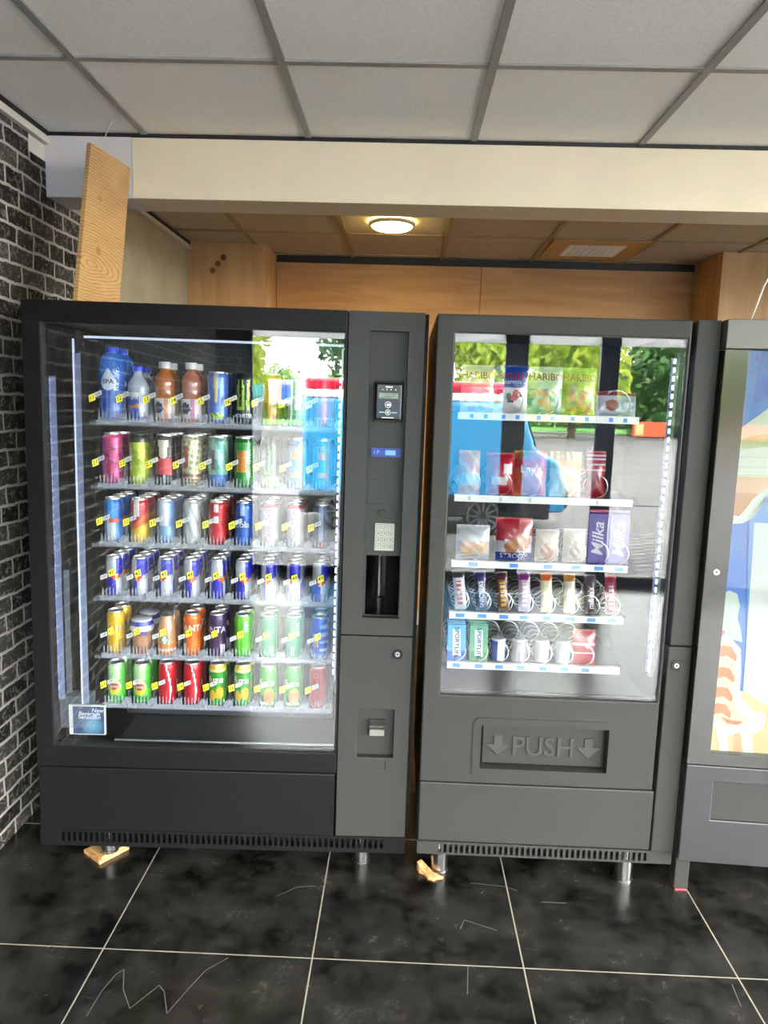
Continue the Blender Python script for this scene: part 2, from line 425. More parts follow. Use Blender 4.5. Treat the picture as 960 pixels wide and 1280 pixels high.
# the wallpaper on it, with its stepped upper edge
b = MB(); pts = [(YF+.0, 0), (3.14, 0), (3.14, 2.294), (2.845, 2.294), (2.845, 2.415), (2.708, 2.415), (2.708, 2.474), (YF+.0, 2.474)]
v = [(XL+.0005, y, z) for y, z in pts]+[(XL+.003, y, z) for y, z in pts]; n = len(pts)
b.add(v, [tuple(range(n)), tuple(range(2*n-1, n-1, -1))][::-1]+[(i, (i+1) % n, n+(i+1) % n, n+i) for i in range(n)])
struct(b.build('wallpaper', M['paper_y'], wl))
b = MB().box(-1.62, -1.40, 3.1405, YB, 0, 2.75); struct(b.build('wall_niche_left', M['plaster']))
def side_wall(xs, x0, x1, hole):
    q = MB().plate(xs, (0, 2.75), [hole], x0, x1); q.v = [(y, x, z) for x, y, z in q.v]; q.f = [f[::-1] for f in q.f]
    return q
struct(side_wall((YF-.1, YB+.2), XR, XR+.2, (-1.6, 2.2, .10, 2.45)).build('wall_right', M['white_wall']))
w = struct(side_wall((-1.6, 2.2), XR+.04, XR+.10, (-1.52, 2.12, .18, 2.40)).build('window_6', M['navy']))  # unseen side window, added to bring more daylight onto ceiling and beam
struct(MB().box(XR+.06, XR+.068, -1.52, 2.12, .18, 2.40).build('pane', M['glass_facade'], w))
wb = struct(MB().box(-1.62, XR+.2, YB, YB+.2, 0, 2.75).build('wall_back', M['plaster']))
b = MB()
for x0, x1 in ((-.895, .483), (.487, 1.90), (1.904, 3.2), (3.204, XR)):
    b.box(x0, x1, YB-.018, YB-.001, .1, 2.50)
struct(b.build('wall_panel', M['beech'], wb, bevel=.002))
# ceiling over the customer side
ceil = struct(MB().box(XL-.2, XR+.2, YF-.1, 2.86, ZC+.006, ZC+.05).build('ceiling', M['ceiling_tile']))
b = MB()
x = -.981-.6
for k in range(11):
    xx = -.981+.6*(k-1)
    if xx > XL+.02: b.box(xx-.012, xx+.012, YF, 2.825, ZC-.002, ZC+.006)
for k in range(9):
    yy = 2.24-.6*k
    if yy > YF: b.box(XL+.02, XR, yy-.012, yy+.012, ZC-.001, ZC+.0065)
struct(b.build('ceiling_rail', M['tbar'], ceil))
b = MB().box(XL, XL+.022, YF, 2.83, 2.474, 2.479); b.box(XL, XL+.004, YF, 2.83, 2.474, 2.503)
b.box(XL+.004, XL+.022, YF, 2.83, 2.479, 2.499)
struct(b.build('trim_1', M['white_trim']))
struct(MB().box(XL, XL+.016, YF, 2.83, 2.503, ZC+.006).build('trim_2', M['black']))
# beam between customer side and niche
beam = struct(MB().box(-1.030, XR, 2.83, 3.01, 2.293, 2.506).build('ceiling_beam', M['cream'], bevel=.002))
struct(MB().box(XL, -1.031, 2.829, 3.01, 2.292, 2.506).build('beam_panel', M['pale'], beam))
b = MB().box(-1.03, XR, 2.824, 2.8295, 2.293, 2.300); struct(b.build('beam_lip', M['cream'], beam))
struct(MB().box(XL, XR, 2.838, 3.01, 2.506, 2.57).build('beam_shadow_gap', M['black']))  # black block paints in the shadow gap between beam and ceiling
# niche ceiling, lamps, columns
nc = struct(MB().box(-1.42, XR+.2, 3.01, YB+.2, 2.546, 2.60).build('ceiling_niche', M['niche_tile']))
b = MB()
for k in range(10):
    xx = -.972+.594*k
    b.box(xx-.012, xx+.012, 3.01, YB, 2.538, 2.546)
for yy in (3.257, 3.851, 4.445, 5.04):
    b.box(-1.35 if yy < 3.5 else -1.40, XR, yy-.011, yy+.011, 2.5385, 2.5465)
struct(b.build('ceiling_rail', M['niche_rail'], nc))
b = MB().box(-1.40, -1.372, 3.145, 4.78, 2.500, 2.512); b.box(-1.40, -1.388, 3.145, 4.78, 2.512, 2.530)
struct(b.build('trim_4', M['white_trim']))
struct(MB().box(-1.40, -1.38, 3.145, 4.78, 2.530, 2.546).build('trim_5', M['black']))
struct(MB().box(-.895, 1.90, YB-.02, YB, 2.50, 2.546).build('trim_6', M['black']))
cl = struct(MB().box(-1.399, -.898, 4.78, YB, 0, 2.545).build('wall_column_left', M['beech2'], bevel=.002))
b = MB()
for kx, kz in ((-1.17, 2.455), (-1.205, 2.415), (-1.24, 2.375)):
    b.cyl_y(kx, kz, .018, 4.777, 4.7802, 14)
struct(b.build('knot', mat('dark_wood_knot', '#5f3f22', .6, noise=.4, nscale=80), cl))
struct(MB().box(1.90, 3.3, 4.69, YB-.02, 0, 2.545).build('wall_column_right', M['beech2'], bevel=.002))
# roof slab above everything keeps the daylight to the shop front
struct(MB().box(XL-.2, XR+.2, YF-.1, YB+.2, 2.75, 2.95).build('roof', M['roof_out']))

# ------------------------------------------------------------------ shop front behind the photographer
wf = struct(MB().box(XL-.2, XR+.2, YF-.1, YF, 2.515, 2.75).build('wall_front', M['white_trim']))
struct(MB().box(XL, -1.095, YF-.06, YF+.0, 0, 2.516).build('wall_pillar', M['paper_x'], wf))
blind = bpy.data.materials.new('translucent_blind'); blind.use_nodes = True; nt = blind.node_tree; nt.nodes.remove(nt.nodes['Principled BSDF'])
tl_ = N(nt, 'BsdfTranslucent'); tl_.inputs['Color'].default_value = grey(.85); df_ = N(nt, 'BsdfDiffuse'); df_.inputs['Color'].default_value = grey(.8)
mx_ = N(nt, 'MixShader'); mx_.inputs[0].default_value = .3; nt.links.new(tl_.outputs[0], mx_.inputs[1]); nt.links.new(df_.outputs[0], mx_.inputs[2]); nt.links.new(mx_.outputs[0], nt.nodes['Material Output'].inputs['Surface'])
edges = [-1.095, -.08, .975, 1.79, 2.9, XR]
mull = {0: (-1.095, -1.035), 1: (-.13, -.03), 2: (.875, 1.075), 3: (1.71, 1.875), 4: (2.82, 2.98), 5: (XR-.08, XR)}
for i in range(5):
    x0 = mull[i][1]; x1 = mull[i+1][0]
    b = MB()
    b.plate((mull[i][0] if i == 0 else (mull[i][0]+mull[i][1])/2, (mull[i+1][0]+mull[i+1][1])/2 if i < 4 else XR), (0.0, 2.515), [(x0, x1, .075, 2.48)], YF-.06, YF)
    w = struct(b.build('window_%d' % (i+1), M['navy'], bevel=.004))
    struct(MB().box(x0, x1, YF-.036, YF-.028, .075, 2.48).build('pane', M['glass_facade'], w))
    struct(MB().box(x0, x1, YF-.002, YF+.012, .070, .085).build('sill_strip', M['white_trim'], w))
    struct(MB().box(x0, x1, YF-.02, YF-.012, 2.135, 2.48).build('roller_blind', blind, w))

# ------------------------------------------------------------------ machine frames of reference
class Frame:
    def __init__(s, x, y, yaw, lean):
        s.loc = Vector((x, y, 0)); s.rot = (0, lean, yaw); s.R = Euler(s.rot).to_matrix()
    def w(s, x, y, z): return s.loc + s.R @ Vector((x, y, z))
F1 = Frame(-1.179, 2.255, .0375, .0047); F2 = Frame(.0888, 2.27, 0, .0008); F3 = Frame(.938, 2.235, -.06, 0)

def leg(name, x, y, z0, z1, parent, r=.03):
    b = MB().lathe([(r*1.06, z0), (r*1.06, z0+.006), (r, z0+.008), (r, z1)], 28, cx=x, cy=y)
    return b.build(name, M['chrome'], parent, smooth=40)
def hull(x0, x1, y0, y1, z0, z1, t, cx0, cx1, cz0, cz1, ydeep, mats, more=()):
    """cabinet: outer box with an open-fronted cavity"""
    b = MB()
    b.plate((x0, x1), (z0, z1), [(cx0, cx1, cz0, cz1)]+list(more), y0, ydeep, 0)
    b.box(x0, x1, ydeep, y1, z0, z1, 0)
    e = .0015
    b.box(cx0-e, cx1+e, ydeep-.004, ydeep-.001, cz0-e, cz1+e, 1)
    b.add([(cx0+e, y0, cz0), (cx0+e, ydeep, cz0), (cx0+e, ydeep, cz1), (cx0+e, y0, cz1)], [(0, 1, 2, 3)], 1)
    b.add([(cx1-e, y0, cz0), (cx1-e, ydeep, cz0), (cx1-e, ydeep, cz1), (cx1-e, y0, cz1)], [(0, 3, 2, 1)], 1)
    b.add([(cx0, y0, cz0+e), (cx1, y0, cz0+e), (cx1, ydeep, cz0+e), (cx0, ydeep, cz0+e)], [(0, 1, 2, 3)], 1)
    b.add([(cx0, y0, cz1-e), (cx1, y0, cz1-e), (cx1, ydeep, cz1-e), (cx0, ydeep, cz1-e)], [(0, 3, 2, 1)], 1)
    return b
def slots(x0, x1, n, z0, z1):
    p = (x1-x0)/n
    return [(x0+p*(i+.5)-p*.28, x0+p*(i+.5)+p*.28, z0, z1) for i in range(n)]
def lock(name, x, z, y, parent, r=.017):
    b = MB().ring_y(x, z, r*.66, r, y-.004, y+.003, 28, 0); b.cyl_y(x, z, r*.66, y-.0005, y+.003, 24, 1)
    b.ring_y(x, z, r*.25, r*.42, y-.004, y, 18, 2); b.box(x-.0015, x+.0015, y-.0035, y, z-r*.22, z+r*.22, 1)
    return b.build(name, [M['black_gloss_plastic'], M['black'], M['silver']], parent, smooth=40)

# ================================================================== MACHINE 1 : drinks
m1 = thing('vending_machine', 'large black and anthracite drinks vending machine beside the brick wall', 'vending machine', F1.loc, F1.rot)
hull(0, 1.241, .055, .80, .118, 1.853, .03, .022, .978, .375, 1.80, .62, None, [(1.062, 1.182, .884, 1.094)]).build('cabinet', [M['dark_panel'], M['cavity']], m1)
d1 = MB().plate((0, .990), (.350, 1.850), [(.058, .984, .421, 1.784)], 0, .05).build('door', M['dark_panel'], m1, bevel=.004)
MB().plate((.052, .990-.001), (.415, 1.790), [(.0595, .9825, .4225, 1.7825)], .004, .03).build('gasket', M['black'], d1)
MB().box(.0597, .9823, .008, .014, .4227, 1.7823).build('glass_pane', M['glass'], d1)
MB().box(.002, .986, .004, .05, .122, .345).build('lower_panel', M['dark_panel'], m1, bevel=.004)  # anthracite like the column, with its dim reflections painted into a darker base
# control column
cu = MB().plate((.994, 1.226), (.8315, 1.850), [(1.060, 1.178, .888, 1.793)], .0, .034)
cu.box(1.052, 1.186, .030, .05, 1.0885, 1.80); cu.plate((1.052, 1.186), (.880, 1.0885), [(1.068, 1.176, .890, 1.0884)], .030, .052)
cu = cu.build('control_panel', M['grey_panel'], m1, bevel=.003)
b = MB().box(1.069, 1.169, .0285, .0305, 1.2555, 1.3345); b.build('cover_plate', M['grey_panel'], cu, bevel=.001)
MB().box(1.0745, 1.1685, .022, .034, 1.515, 1.644).build('reader_mount', M['grey_panel'], cu, bevel=.006, segs=3)
cr = MB().box(1.080, 1.165, .006, .026, 1.523, 1.637).build('card_reader', M['black_gloss_plastic'], cu, bevel=.006, segs=3)
b = MB()
b.box(1.092, 1.151, .0048, .0055, 1.589, 1.606, 1)
for zz, xa, xb in ((1.602, 1.106, 1.146), (1.596, 1.108, 1.140), (1.592, 1.098, 1.130)): b.box(xa, xb, .0042, .0047, zz-.0008, zz+.0008, 2)
b.box(1.112, 1.134, .0048, .0055, 1.623, 1.6265, 0)
for xx in (1.103, 1.116, 1.129, 1.143): b.cyl_y(xx, 1.6165, .0018, .0048, .0055, 10, 0)
b.ring_y(1.121, 1.570, .0085, .0098, .0048, .0055, 24, 0)
b.prism([(1.115, 1.570), (1.121, 1.576), (1.121, 1.573), (1.128, 1.573), (1.128, 1.567), (1.121, 1.567), (1.121, 1.564)], .0048, .0055, 0)
b.ring_y(1.121, 1.5465, .0070, .0085, .0048, .0055, 24, 0); b.cyl_y(1.121, 1.5465, .0035, .0048, .0055, 12, 0)
b.box(1.094, 1.110, .0048, .0055, 1.546, 1.5475, 0); b.box(1.132, 1.150, .0048, .0055, 1.5455, 1.547, 0); b.box(1.103, 1.140, .0048, .0055, 1.529, 1.5315, 0)
b.build('reader_face', [M['icon'], M['lcd'], M['ink']], cu)
ds = MB().box(1.074, 1.167, .026, .031, 1.407, 1.434, 0)
ds.text('I P', .017, lambda u, v: (1.090+u, .0252, 1.4205+v), 1); ds.box(1.118, 1.150, .0252, .0258, 1.413, 1.428, 1)
for k in range(3): ds.box(1.102+.005*k, 1.105+.005*k, .0252, .0258, 1.415, 1.426, 2)
ds.build('display', [M['blue_lcd'], M['blue_lcd_text'], emit_mat('dim_lcd_text', '#2a55c8', .12)], cu)
b = MB().cyl_y(1.120, 1.229, .0115, .020, .032, 24, 0); b.ring_y(1.120, 1.229, .008, .0115, .018, .021, 24, 1)
b.build('push_button', [M['black'], M['grey_panel']], cu, smooth=40)
kp = MB().box(1.093, 1.155, .024, .031, 1.106, 1.194, 0)
keys = '123456789*0#'
for i, ch in enumerate(keys):
    kx = 1.1045+.0195*(i % 3); kz = 1.1825-.0208*(i//3)
    kp.plate((kx-.0082, kx+.0082), (kz-.0086, kz+.0086), [(kx-.0072, kx+.0072, kz-.0076, kz+.0076)], .0236, .0241, 2)
    kp.box(kx-.0072, kx+.0072, .0215, .0241, kz-.0076, kz+.0076, 1)
    kp.text(ch, .010, lambda u, v: (kx+u, .0212, kz+v), 2)
kp.build('keypad', [mat('keypad_plate', '#96948c', .4), mat('brushed_key', '#8c8a82', .4, .3), M['ink']], cu)
# serving niche: curved glossy black back
b = MB(); n = 14; X0, X1 = 1.068, 1.176
for i in range(n):
    a0, a1 = PI*i/n, PI*(i+1)/n
    xa, xb = (X0+X1)/2-.054*math.cos(a0), (X0+X1)/2-.054*math.cos(a1); ya, yb = .04+.10*math.sin(a0), .04+.10*math.sin(a1)
    b.add([(xa, ya, .888), (xb, yb, .888), (xb, yb, 1.09), (xa, ya, 1.09)], [(0, 1, 2, 3)])
    b.add([(xa, ya, .890), (xb, yb, .890), ((X0+X1)/2, .04, .890)], [(0, 1, 2)]); b.add([(xa, ya, 1.088), (xb, yb, 1.088), ((X0+X1)/2, .04, 1.088)], [(0, 2, 1)])
b.build('serving_niche', M['niche_black'], cu, smooth=50)
# lower column with coin return
clw = MB().plate((.992, 1.226), (.127, .8265), [(1.056, 1.176, .410, .579), (1.081, 1.151, .369, .397)], 0, .03)
clw.box(1.048, 1.184, .026, .05, .402, .587); clw.box(1.075, 1.157, .004, .02, .363, .3665+.0005); clw.box(1.078, 1.154, .003, .02, .366, .400)
clw = clw.build('coin_panel', M['grey_panel'], m1, bevel=.003)
lock('door_lock', 1.179, .769, 0, clw)
b = MB().box(1.092, 1.149, .018, .027, .478, .535, 0)
b.add([(1.096, .006, .484), (1.145, .006, .484), (1.145, .004, .506), (1.096, .004, .506), (1.096, .02, .484), (1.145, .02, .484), (1.145, .02, .506), (1.096, .02, .506)], [(0,1,2,3),(0,4,5,1),(3,2,6,7),(0,3,7,4),(1,5,6,2)], 1)
b.add([(1.096, .012, .510), (1.145, .012, .510), (1.145, .002, .531), (1.096, .002, .531), (1.096, .02, .510), (1.145, .02, .510), (1.145, .02, .531), (1.096, .02, .531)], [(0,1,2,3),(0,4,5,1),(3,2,6,7),(0,3,7,4),(1,5,6,2)], 1)
b.build('coin_return_flap', [M['black'], M['silver']], clw)
# base with vent slots
b = MB().plate((0, 1.228), (.064, .122), slots(.067, 1.158, 58, .080, .113), .006, .03); b.box(.03, 1.2, .05, .055, .066, .12, 1)
b.build('base_grille', [M['dark_panel'], M['black']], m1)
for lx, ly, z0 in ((.213, .055, .021), (1.081, .052, 0), (.2, .70, 0), (1.08, .70, 0)): leg('leg', lx, ly, z0-.0+(.005*(lx) if z0 == 0 else 0), .12, m1)
# LED strips and interior trim
b = MB()
for k in range(40): b.box(.031, .0380, .085, .090, .548+.027*k, .564+.027*k, 0)
b.box(.0305, .0385, .0901, .0915, .545, 1.625, 1); b.box(.024, .030, .08, .10, .53, 1.64, 1); b.box(.0385, .060, .090, .093, .545, 1.625, 2)
b.build('led_strip', [M['led'], M['alu'], M['diffuser']], m1)
b = MB().box(.150, .976, .098, .104, 1.748, 1.755, 0); b.build('light_bar', M['soft_glow'], m1)
b = MB().box(.9815, .9865, .062, .072, .48, .60, 0); b.build('led_strip', M['soft_glow'], m1)
b = MB()
for k in range(39): b.box(.9650, .9697, .085, .092, .662+.027*k, .678+.027*k, 0)
b.box(.970, .977, .08, .10, .64, 1.74, 1); b.build('led_strip', [M['led_dim'], M['alu']], m1)
b = MB().box(.112, .116, .10, .108, .50, 1.745, 0); b.box(.116, .136, .102, .105, .50, 1.70, 1); b.box(.112, .117, .108, .56, .50, 1.745, 2)  # front edge glows faintly, painting in the LED light that falls on it
b.build('rack_side', [M['soft_glow'], M['diffuser'], M['cavity']], m1)
b = MB().box(.058, .076, .108, .118, .56, .99); b.box(.050, .15, .07, .13, .452, .565); b.build('lift_guide', M['clear_solid'], m1, bevel=.003)
b = MB().box(.235, .975, .056, .066, .400, .4235, 0); b.box(.235, .975, .066, .30, .392, .402, 1); b.box(.19, .955, .32, .33, .40, .512, 1)
b.build('delivery_bin', [M['alu'], M['cavity2']], m1, bevel=.002)
b = MB()
random.seed(4)
for k in range(7):
    a = random.random()*6; b.lathe([(.006, 0), (.013, .004), (.014, .012), (.006, .018)], 9, cx=.150+.02*math.cos(a*3)+.02, cy=.10+.02*random.random(), cz=.43+.012*k)
b.build('drive_gear', M['clear_solid'], m1)

S1 = [1.490, 1.283, 1.090, .906, .706, .530]
LANE = [.222+.0865*k for k in range(9)]
tagoff = [(-.047, -.028), (-.041, -.023), (-.032, -.010), (.004, -.022), (-.002, -.026), (-.031, -.007)]
def comb(b, xc):
    y0 = .098
    b.box(xc-.0385, xc+.0385, y0, y0+.003, -.012, .004)
    for k in range(6):
        tx = xc-.029+.0116*k
        b.add([(tx-.0024, y0, .004), (tx+.0024, y0, .004), (tx+.0015, y0, .030), (tx-.0015, y0, .030), (tx-.0024, y0+.003, .004), (tx+.0024, y0+.003, .004), (tx+.0015, y0+.003, .030), (tx-.0015, y0+.003, .030)], [(0,1,2,3),(0,3,7,4),(1,5,6,2),(3,2,6,7),(4,7,6,5)])
    # scalloped stop wheel and sloping divider at the lane's right-hand side
    xr = xc+.0432
    pts = [(xr+(.012+.002*(j % 2))*math.cos(2*PI*j/18), .006+(.017+.0025*(j % 2))*math.sin(2*PI*j/18)) for j in range(18)]
    b.prism(pts, y0-.002, y0+.010)
    b.add([(xr-.001, y0+.01, 0), (xr-.001, y0+.10, 0), (xr-.001, y0+.10, .075), (xr-.001, y0+.035, .075), (xr+.001, y0+.01, 0), (xr+.001, y0+.10, 0), (xr+.001, y0+.10, .075), (xr+.001, y0+.035, .075)], [(0,3,2,1),(4,5,6,7),(2,3,7,6),(0,4,7,3)], 1)
    # little clear flap carrying the tags
    return b
for r in range(6):
    b = MB().box(.160, .958, .108, .60, -.008, -.002, 0); b.box(.160, .958, .099, .108, -.016, -.004, 1)
    for k in range(10): b.box(LANE[0]-.0432+.0865*k-.0008, LANE[0]-.0432+.0865*k+.0008, .20, .58, -.002, .030, 0)
    sh = b.build('shelf_tray', [M['tray'], M['clear_solid']], m1); sh.location = (0, 0, S1[r])
    for k in range(9):
        comb(MB(), LANE[k]).build('front_stop', [M['clear'], M['clear_thin']], sh)
        ox, ow = tagoff[r]
        for nm, dx, wd, ht, zc in (('lane_tag', ox, .021, .022, .071), ('price_tag', ow, .024, .014, .084)):
            if r in (3, 4):
                zc = .084 if nm == 'lane_tag' else .070
            A = math.radians(24); px_, y_ = LANE[k]+dx, .090
            R2 = lambda u, v: (px_+u*math.cos(A)-v*math.sin(A)*.25, y_, zc+u*math.sin(A)+v)
            b = MB(); q = [(-wd/2, -ht/2), (wd/2, -ht/2), (wd/2, ht/2), (-wd/2, ht/2)]
            vv = [R2(*p) for p in q]; vb = [(x, y+.0015, z) for x, y, z in vv]
            b.add(vv+vb, [(0,1,2,3),(4,7,6,5),(0,4,5,1),(1,5,6,2),(2,6,7,3),(3,7,4,0)], 0)
            y_ = .0897
            if nm == 'lane_tag': b.text('%d' % (11+10*r+k), .018, R2, 1)
            else: b.text('%.2f' % (1.5 if r in (2, 4, 5) else 2.5), .009, R2, 1)
            b.build(nm, [M['yellow_tag'] if nm == 'lane_tag' else M['white_plastic'], M['ink']], sh)

# ------------------------------------------------------------------ products
def can_profile(r, h):
    p = [(r*.72, 0), (r*.86, .004), (r, .011)]
    n = 26
    for i in range(1, n): p.append((r, .011+(h-.011-.016)*i/n))
    p += [(r, h-.016), (r*.93, h-.008), (r*.84, h-.003), (r*.84, h)]
    return p
def can(r, h, design, name='drink_can', texts=(), lid='lid', paint='can_paint', extra=None):
    b = MB().lathe(can_profile(r, h), 48, 0, design, caps=False)
    for tx in texts:
        body, size, a0, t0, col, rot = tx[:6]; e = r+.0013
        a0 = a0; z0 = h*t0
        b.text(body, size, lambda u, v: (e*math.sin(a0+u/e), -e*math.cos(a0+u/e), z0+v), 0, hx(col), rot, tx[6] if len(tx) > 6 else 1, tx[7] if len(tx) > 7 else 0)
    if extra: extra(b, r, h)
    o = b.build(name, M[paint], smooth=50)
    l = MB().lathe([(0.0001, h-.005), (r*.72, h-.005), (r*.78, h-.003), (r*.80, h+.0012), (r*.86, h+.0012), (r*.87, h-.003)], 36, caps=False)
    l.prism([], 0, 0) if False else None
    tb = [(.28*r*math.cos(2*PI*k/16), -.18*r+.42*r*math.sin(2*PI*k/16)) for k in range(16)]
    l.add([(x, y, h-.0035) for x, y in tb]+[(x, y, h-.002) for x, y in tb], [tuple(range(16, 32))]+[(k, (k+1) % 16, 16+(k+1) % 16, 16+k) for k in range(16)])
    l.build('lid', M[lid], o, smooth=40)
    return o
def solid(c):
    c = hx(c); return lambda a, t: c
def bands(*st):
    """(upper limit of t, colour) pairs"""
    st = [(t, hx(c)) for t, c in st]
    def f(a, t):
        for lim, c in st:
            if t <= lim: return c
        return st[-1][1]
    return f
TALL, SLEEK, SLIM = (.033, .167), (.029, .147), (.0265, .134)
Bk = hx('#111113')
def d_claw(col, top='#1b1b1d', base='#0e0e10'):
    c = hx(col); bs = hx(base)
    def f(a, t):
        for k, s_ in ((-.5, .06), (0, -.05), (.5, .05)):
            if .28 < t < .88 and abs(a-k-s_*math.sin(t*25)) < .14*(1.1-t)+.05: return c
        return bs
    return f
def d_lime(a, t):
    if t > .93: return Bk
    if t > .84: return hx('#2c3108')
    k = math.sin(a*4+t*9)+math.sin(t*37+a*2)*.5
    if -1.25 < a < -.55 and t > .3: return hx('#23280a') if abs(a+.95) < .13 else hx('#dfe0d6') if t < .75 else hx('#a6b814')
    return hx('#c3d026') if k > -.2 else hx('#94a80f')
def d_pink(a, t):
    if t < .14: return hx('#a41c63') if math.sin(a*14+t*60) > 0 else hx('#d9479a')
    if a < -.5: return hx('#c83ab8')
    if t > .80: return hx('#d43f7e')
    return hx('#c93a77') if math.sin(a*5+t*22)+math.sin(t*51) > -.9 else hx('#8d1d55')
def d_blackred(a, t):
    if abs(a) < .75*(t-.45)+.22 and t > .55 and t < .9: return hx('#e9e2c6')
    if .24 < t <= .56 and abs(a) < .9: return hx('#d33a42')
    if t <= .24 and abs(a-.1) < .12: return hx('#b9b9b9')
    return Bk
def d_floral(a, t):
    k = math.sin(a*7+t*20)*math.sin(t*31-a*5)
    if abs(a+.35) < .25 and .4 < t < .8: return hx('#a85c4a')
    if t < .26 and math.sin(t*90) > 0: return hx('#8d5a3c')
    return hx('#cfcda6') if k > -.15 else hx('#94955e')
def d_teal(a, t):
    k = math.sin(a*4+t*11)
    if abs(a+.3) < .22 and .35 < t < .75: return hx('#7c6a72')
    if t < .25: return hx('#4d7ec2') if k > -.2 else hx('#2d5fa6')
    return hx('#9cc7b7') if k > 0 else hx('#5e9e8e')
def d_greenorange(a, t):
    if abs(a+.1) < .55 and .32 < t < .74: return hx('#e08a35') if abs(a+.1) < .4 else hx('#f0c060')
    if .5 < a < .62: return hx('#cfe8c0')
    return hx('#2f9a3c') if t < .9 else hx('#1c6e2b')
def d_greenclaw(a, t):
    f = d_claw('#4fbf4b')(a, t)
    if t < .26: return hx('#78a85a') if math.sin(a*9+t*50) > -.2 else hx('#c9d9b0')
    return f
def d_blueorange(a, t):
    if .38 < a < .75: return hx('#c58a2c')
    if abs(a) < .5 and .62 < t < .74: return hx('#d99a35')
    if abs(a) < .55 and .26 < t < .34: return hx('#d99a35')
    return hx('#2f9fe0') if t < .85 else hx('#1f83c4')
def d_blueblob(a, t):
    if (a/.75)**2+((t-.16)/.075)**2 < 1: return hx('#b9d94a') if math.sin(a*11+t*60) > -.3 else hx('#4f7f38')
    if abs(a) < .13+(t-.5)*.35 and t > .42: return hx('#d8cf6a') if abs(a) < .1 else hx('#a9b8de')
    return hx('#5e80d8')
def d_orangebrown(a, t):
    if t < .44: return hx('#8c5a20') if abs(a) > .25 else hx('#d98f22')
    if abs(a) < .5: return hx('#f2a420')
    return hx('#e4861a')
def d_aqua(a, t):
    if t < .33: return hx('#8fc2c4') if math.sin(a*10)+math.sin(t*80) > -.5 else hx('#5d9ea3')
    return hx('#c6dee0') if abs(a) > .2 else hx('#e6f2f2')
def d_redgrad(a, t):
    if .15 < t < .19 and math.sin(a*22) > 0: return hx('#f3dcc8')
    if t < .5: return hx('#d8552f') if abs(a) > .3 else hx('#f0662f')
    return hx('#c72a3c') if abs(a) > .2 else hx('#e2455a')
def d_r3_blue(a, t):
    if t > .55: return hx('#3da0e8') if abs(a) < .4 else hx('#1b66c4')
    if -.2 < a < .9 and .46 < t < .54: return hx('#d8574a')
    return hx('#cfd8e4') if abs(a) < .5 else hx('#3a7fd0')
def d_r3_redyel(a, t):
    if t < .36+.1*math.sin(a): return hx('#ecc227')
    if t < .5+.18*a: return hx('#e8762a')
    if abs(a+.1) < .35 and t > .62: return hx('#dfe0e0')
    return hx('#cc2a35')
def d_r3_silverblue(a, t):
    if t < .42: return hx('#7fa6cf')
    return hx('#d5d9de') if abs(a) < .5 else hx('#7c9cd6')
def d_r3_silver(a, t): return hx('#c4c8c8') if math.sin(a*6+t*12) > -.5 else hx('#a3a8a8')
def d_r3_red(a, t):
    if abs(a) < .3 and t > .45 and math.sin(t*24) > -.2: return hx('#eee6e2')
    return hx('#cf2630')
def d_r3_bluefull(a, t):
    if abs(a) < .3 and t > .7: return hx('#a9c0e6')
    return hx('#2f66c8') if math.sin(a*3+t*8) > -.3 else hx('#1f4fa8')
def d_r3_white(a, t):
    if t > .88: return hx('#cf3f4a')
    return hx('#e4dede')
def d_r3_dark(a, t):
    if (a/.4)**2+((t-.1)/.08)**2 < 1: return hx('#c24a3a')
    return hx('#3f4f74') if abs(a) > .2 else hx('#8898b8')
def d_quarter(ph):
    bl, si = hx('#2b2fb8'), hx('#c3c7d2')
    def f(a, t):
        a = (a-ph+PI) % (2*PI)-PI
        if (a/.62)**2+((t-.5)/.10)**2 < 1 and abs(a) > .12 and abs((t-.5)+.04*math.cos(a*6)) < .05: return hx('#d8323f')
        if (a/.34)**2+((t-.5)/.085)**2 < 1: return hx('#e9c23a')
        k = math.floor(a/(PI/2))
        h = t > .5+.16*math.sin((a % (PI/2))/(PI/2)*PI-.8)*.6
        return bl if (k+(1 if h else 0)) % 2 else si
    return f
def d_yellow(a, t):
    if .56 < t < .66: return hx('#b98a3a') if math.sin(a*12) > 0 else hx('#d9c48a')
    if a > .55 and t < .35: return hx('#a8842c')
    return hx('#eab41c')
def d_orange(a, t):
    if a < -.55 and t < .42: return hx('#f2e6d8') if t < .3 else hx('#7a4a8a')
    return hx('#ef6a1d') if t > .42 else hx('#f4791b')
def d_purple(a, t):
    if .5 < a < 1.2 and t < .28: return hx('#d8cfe0')
    return hx('#3f2450')
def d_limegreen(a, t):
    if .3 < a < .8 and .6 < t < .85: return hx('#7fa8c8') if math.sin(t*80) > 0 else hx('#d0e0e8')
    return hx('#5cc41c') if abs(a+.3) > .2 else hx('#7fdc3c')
def d_deepgreen(code):
    def f(a, t):
        if code and -.45 < a < .1 and .06 < t < .3: return hx('#0e6b4c') if math.sin(a*70) > .2 else hx('#e0ebe4')
        if .35 < a < .8 and (.55 < t < .85 if code else .04 < t < .3): return hx('#cfe8dc') if math.sin(t*90) > -.4 else hx('#3aa27a')
        return hx('#0f8f5c')
    return f
def d_blueyellow(a, t):
    if -.8 < a < -.05 and .3 < t < .62: return hx('#c9b83a') if math.sin(a*20+t*50) > -.4 else hx('#4f6fb8')
    if a > .15 and math.sin(t*34) > .2: return hx('#8fb2ea')
    if t < .14: return hx('#8fb2ea') if math.sin(a*22) > 0 else hx('#2a55b8')
    return hx('#2f55c4')
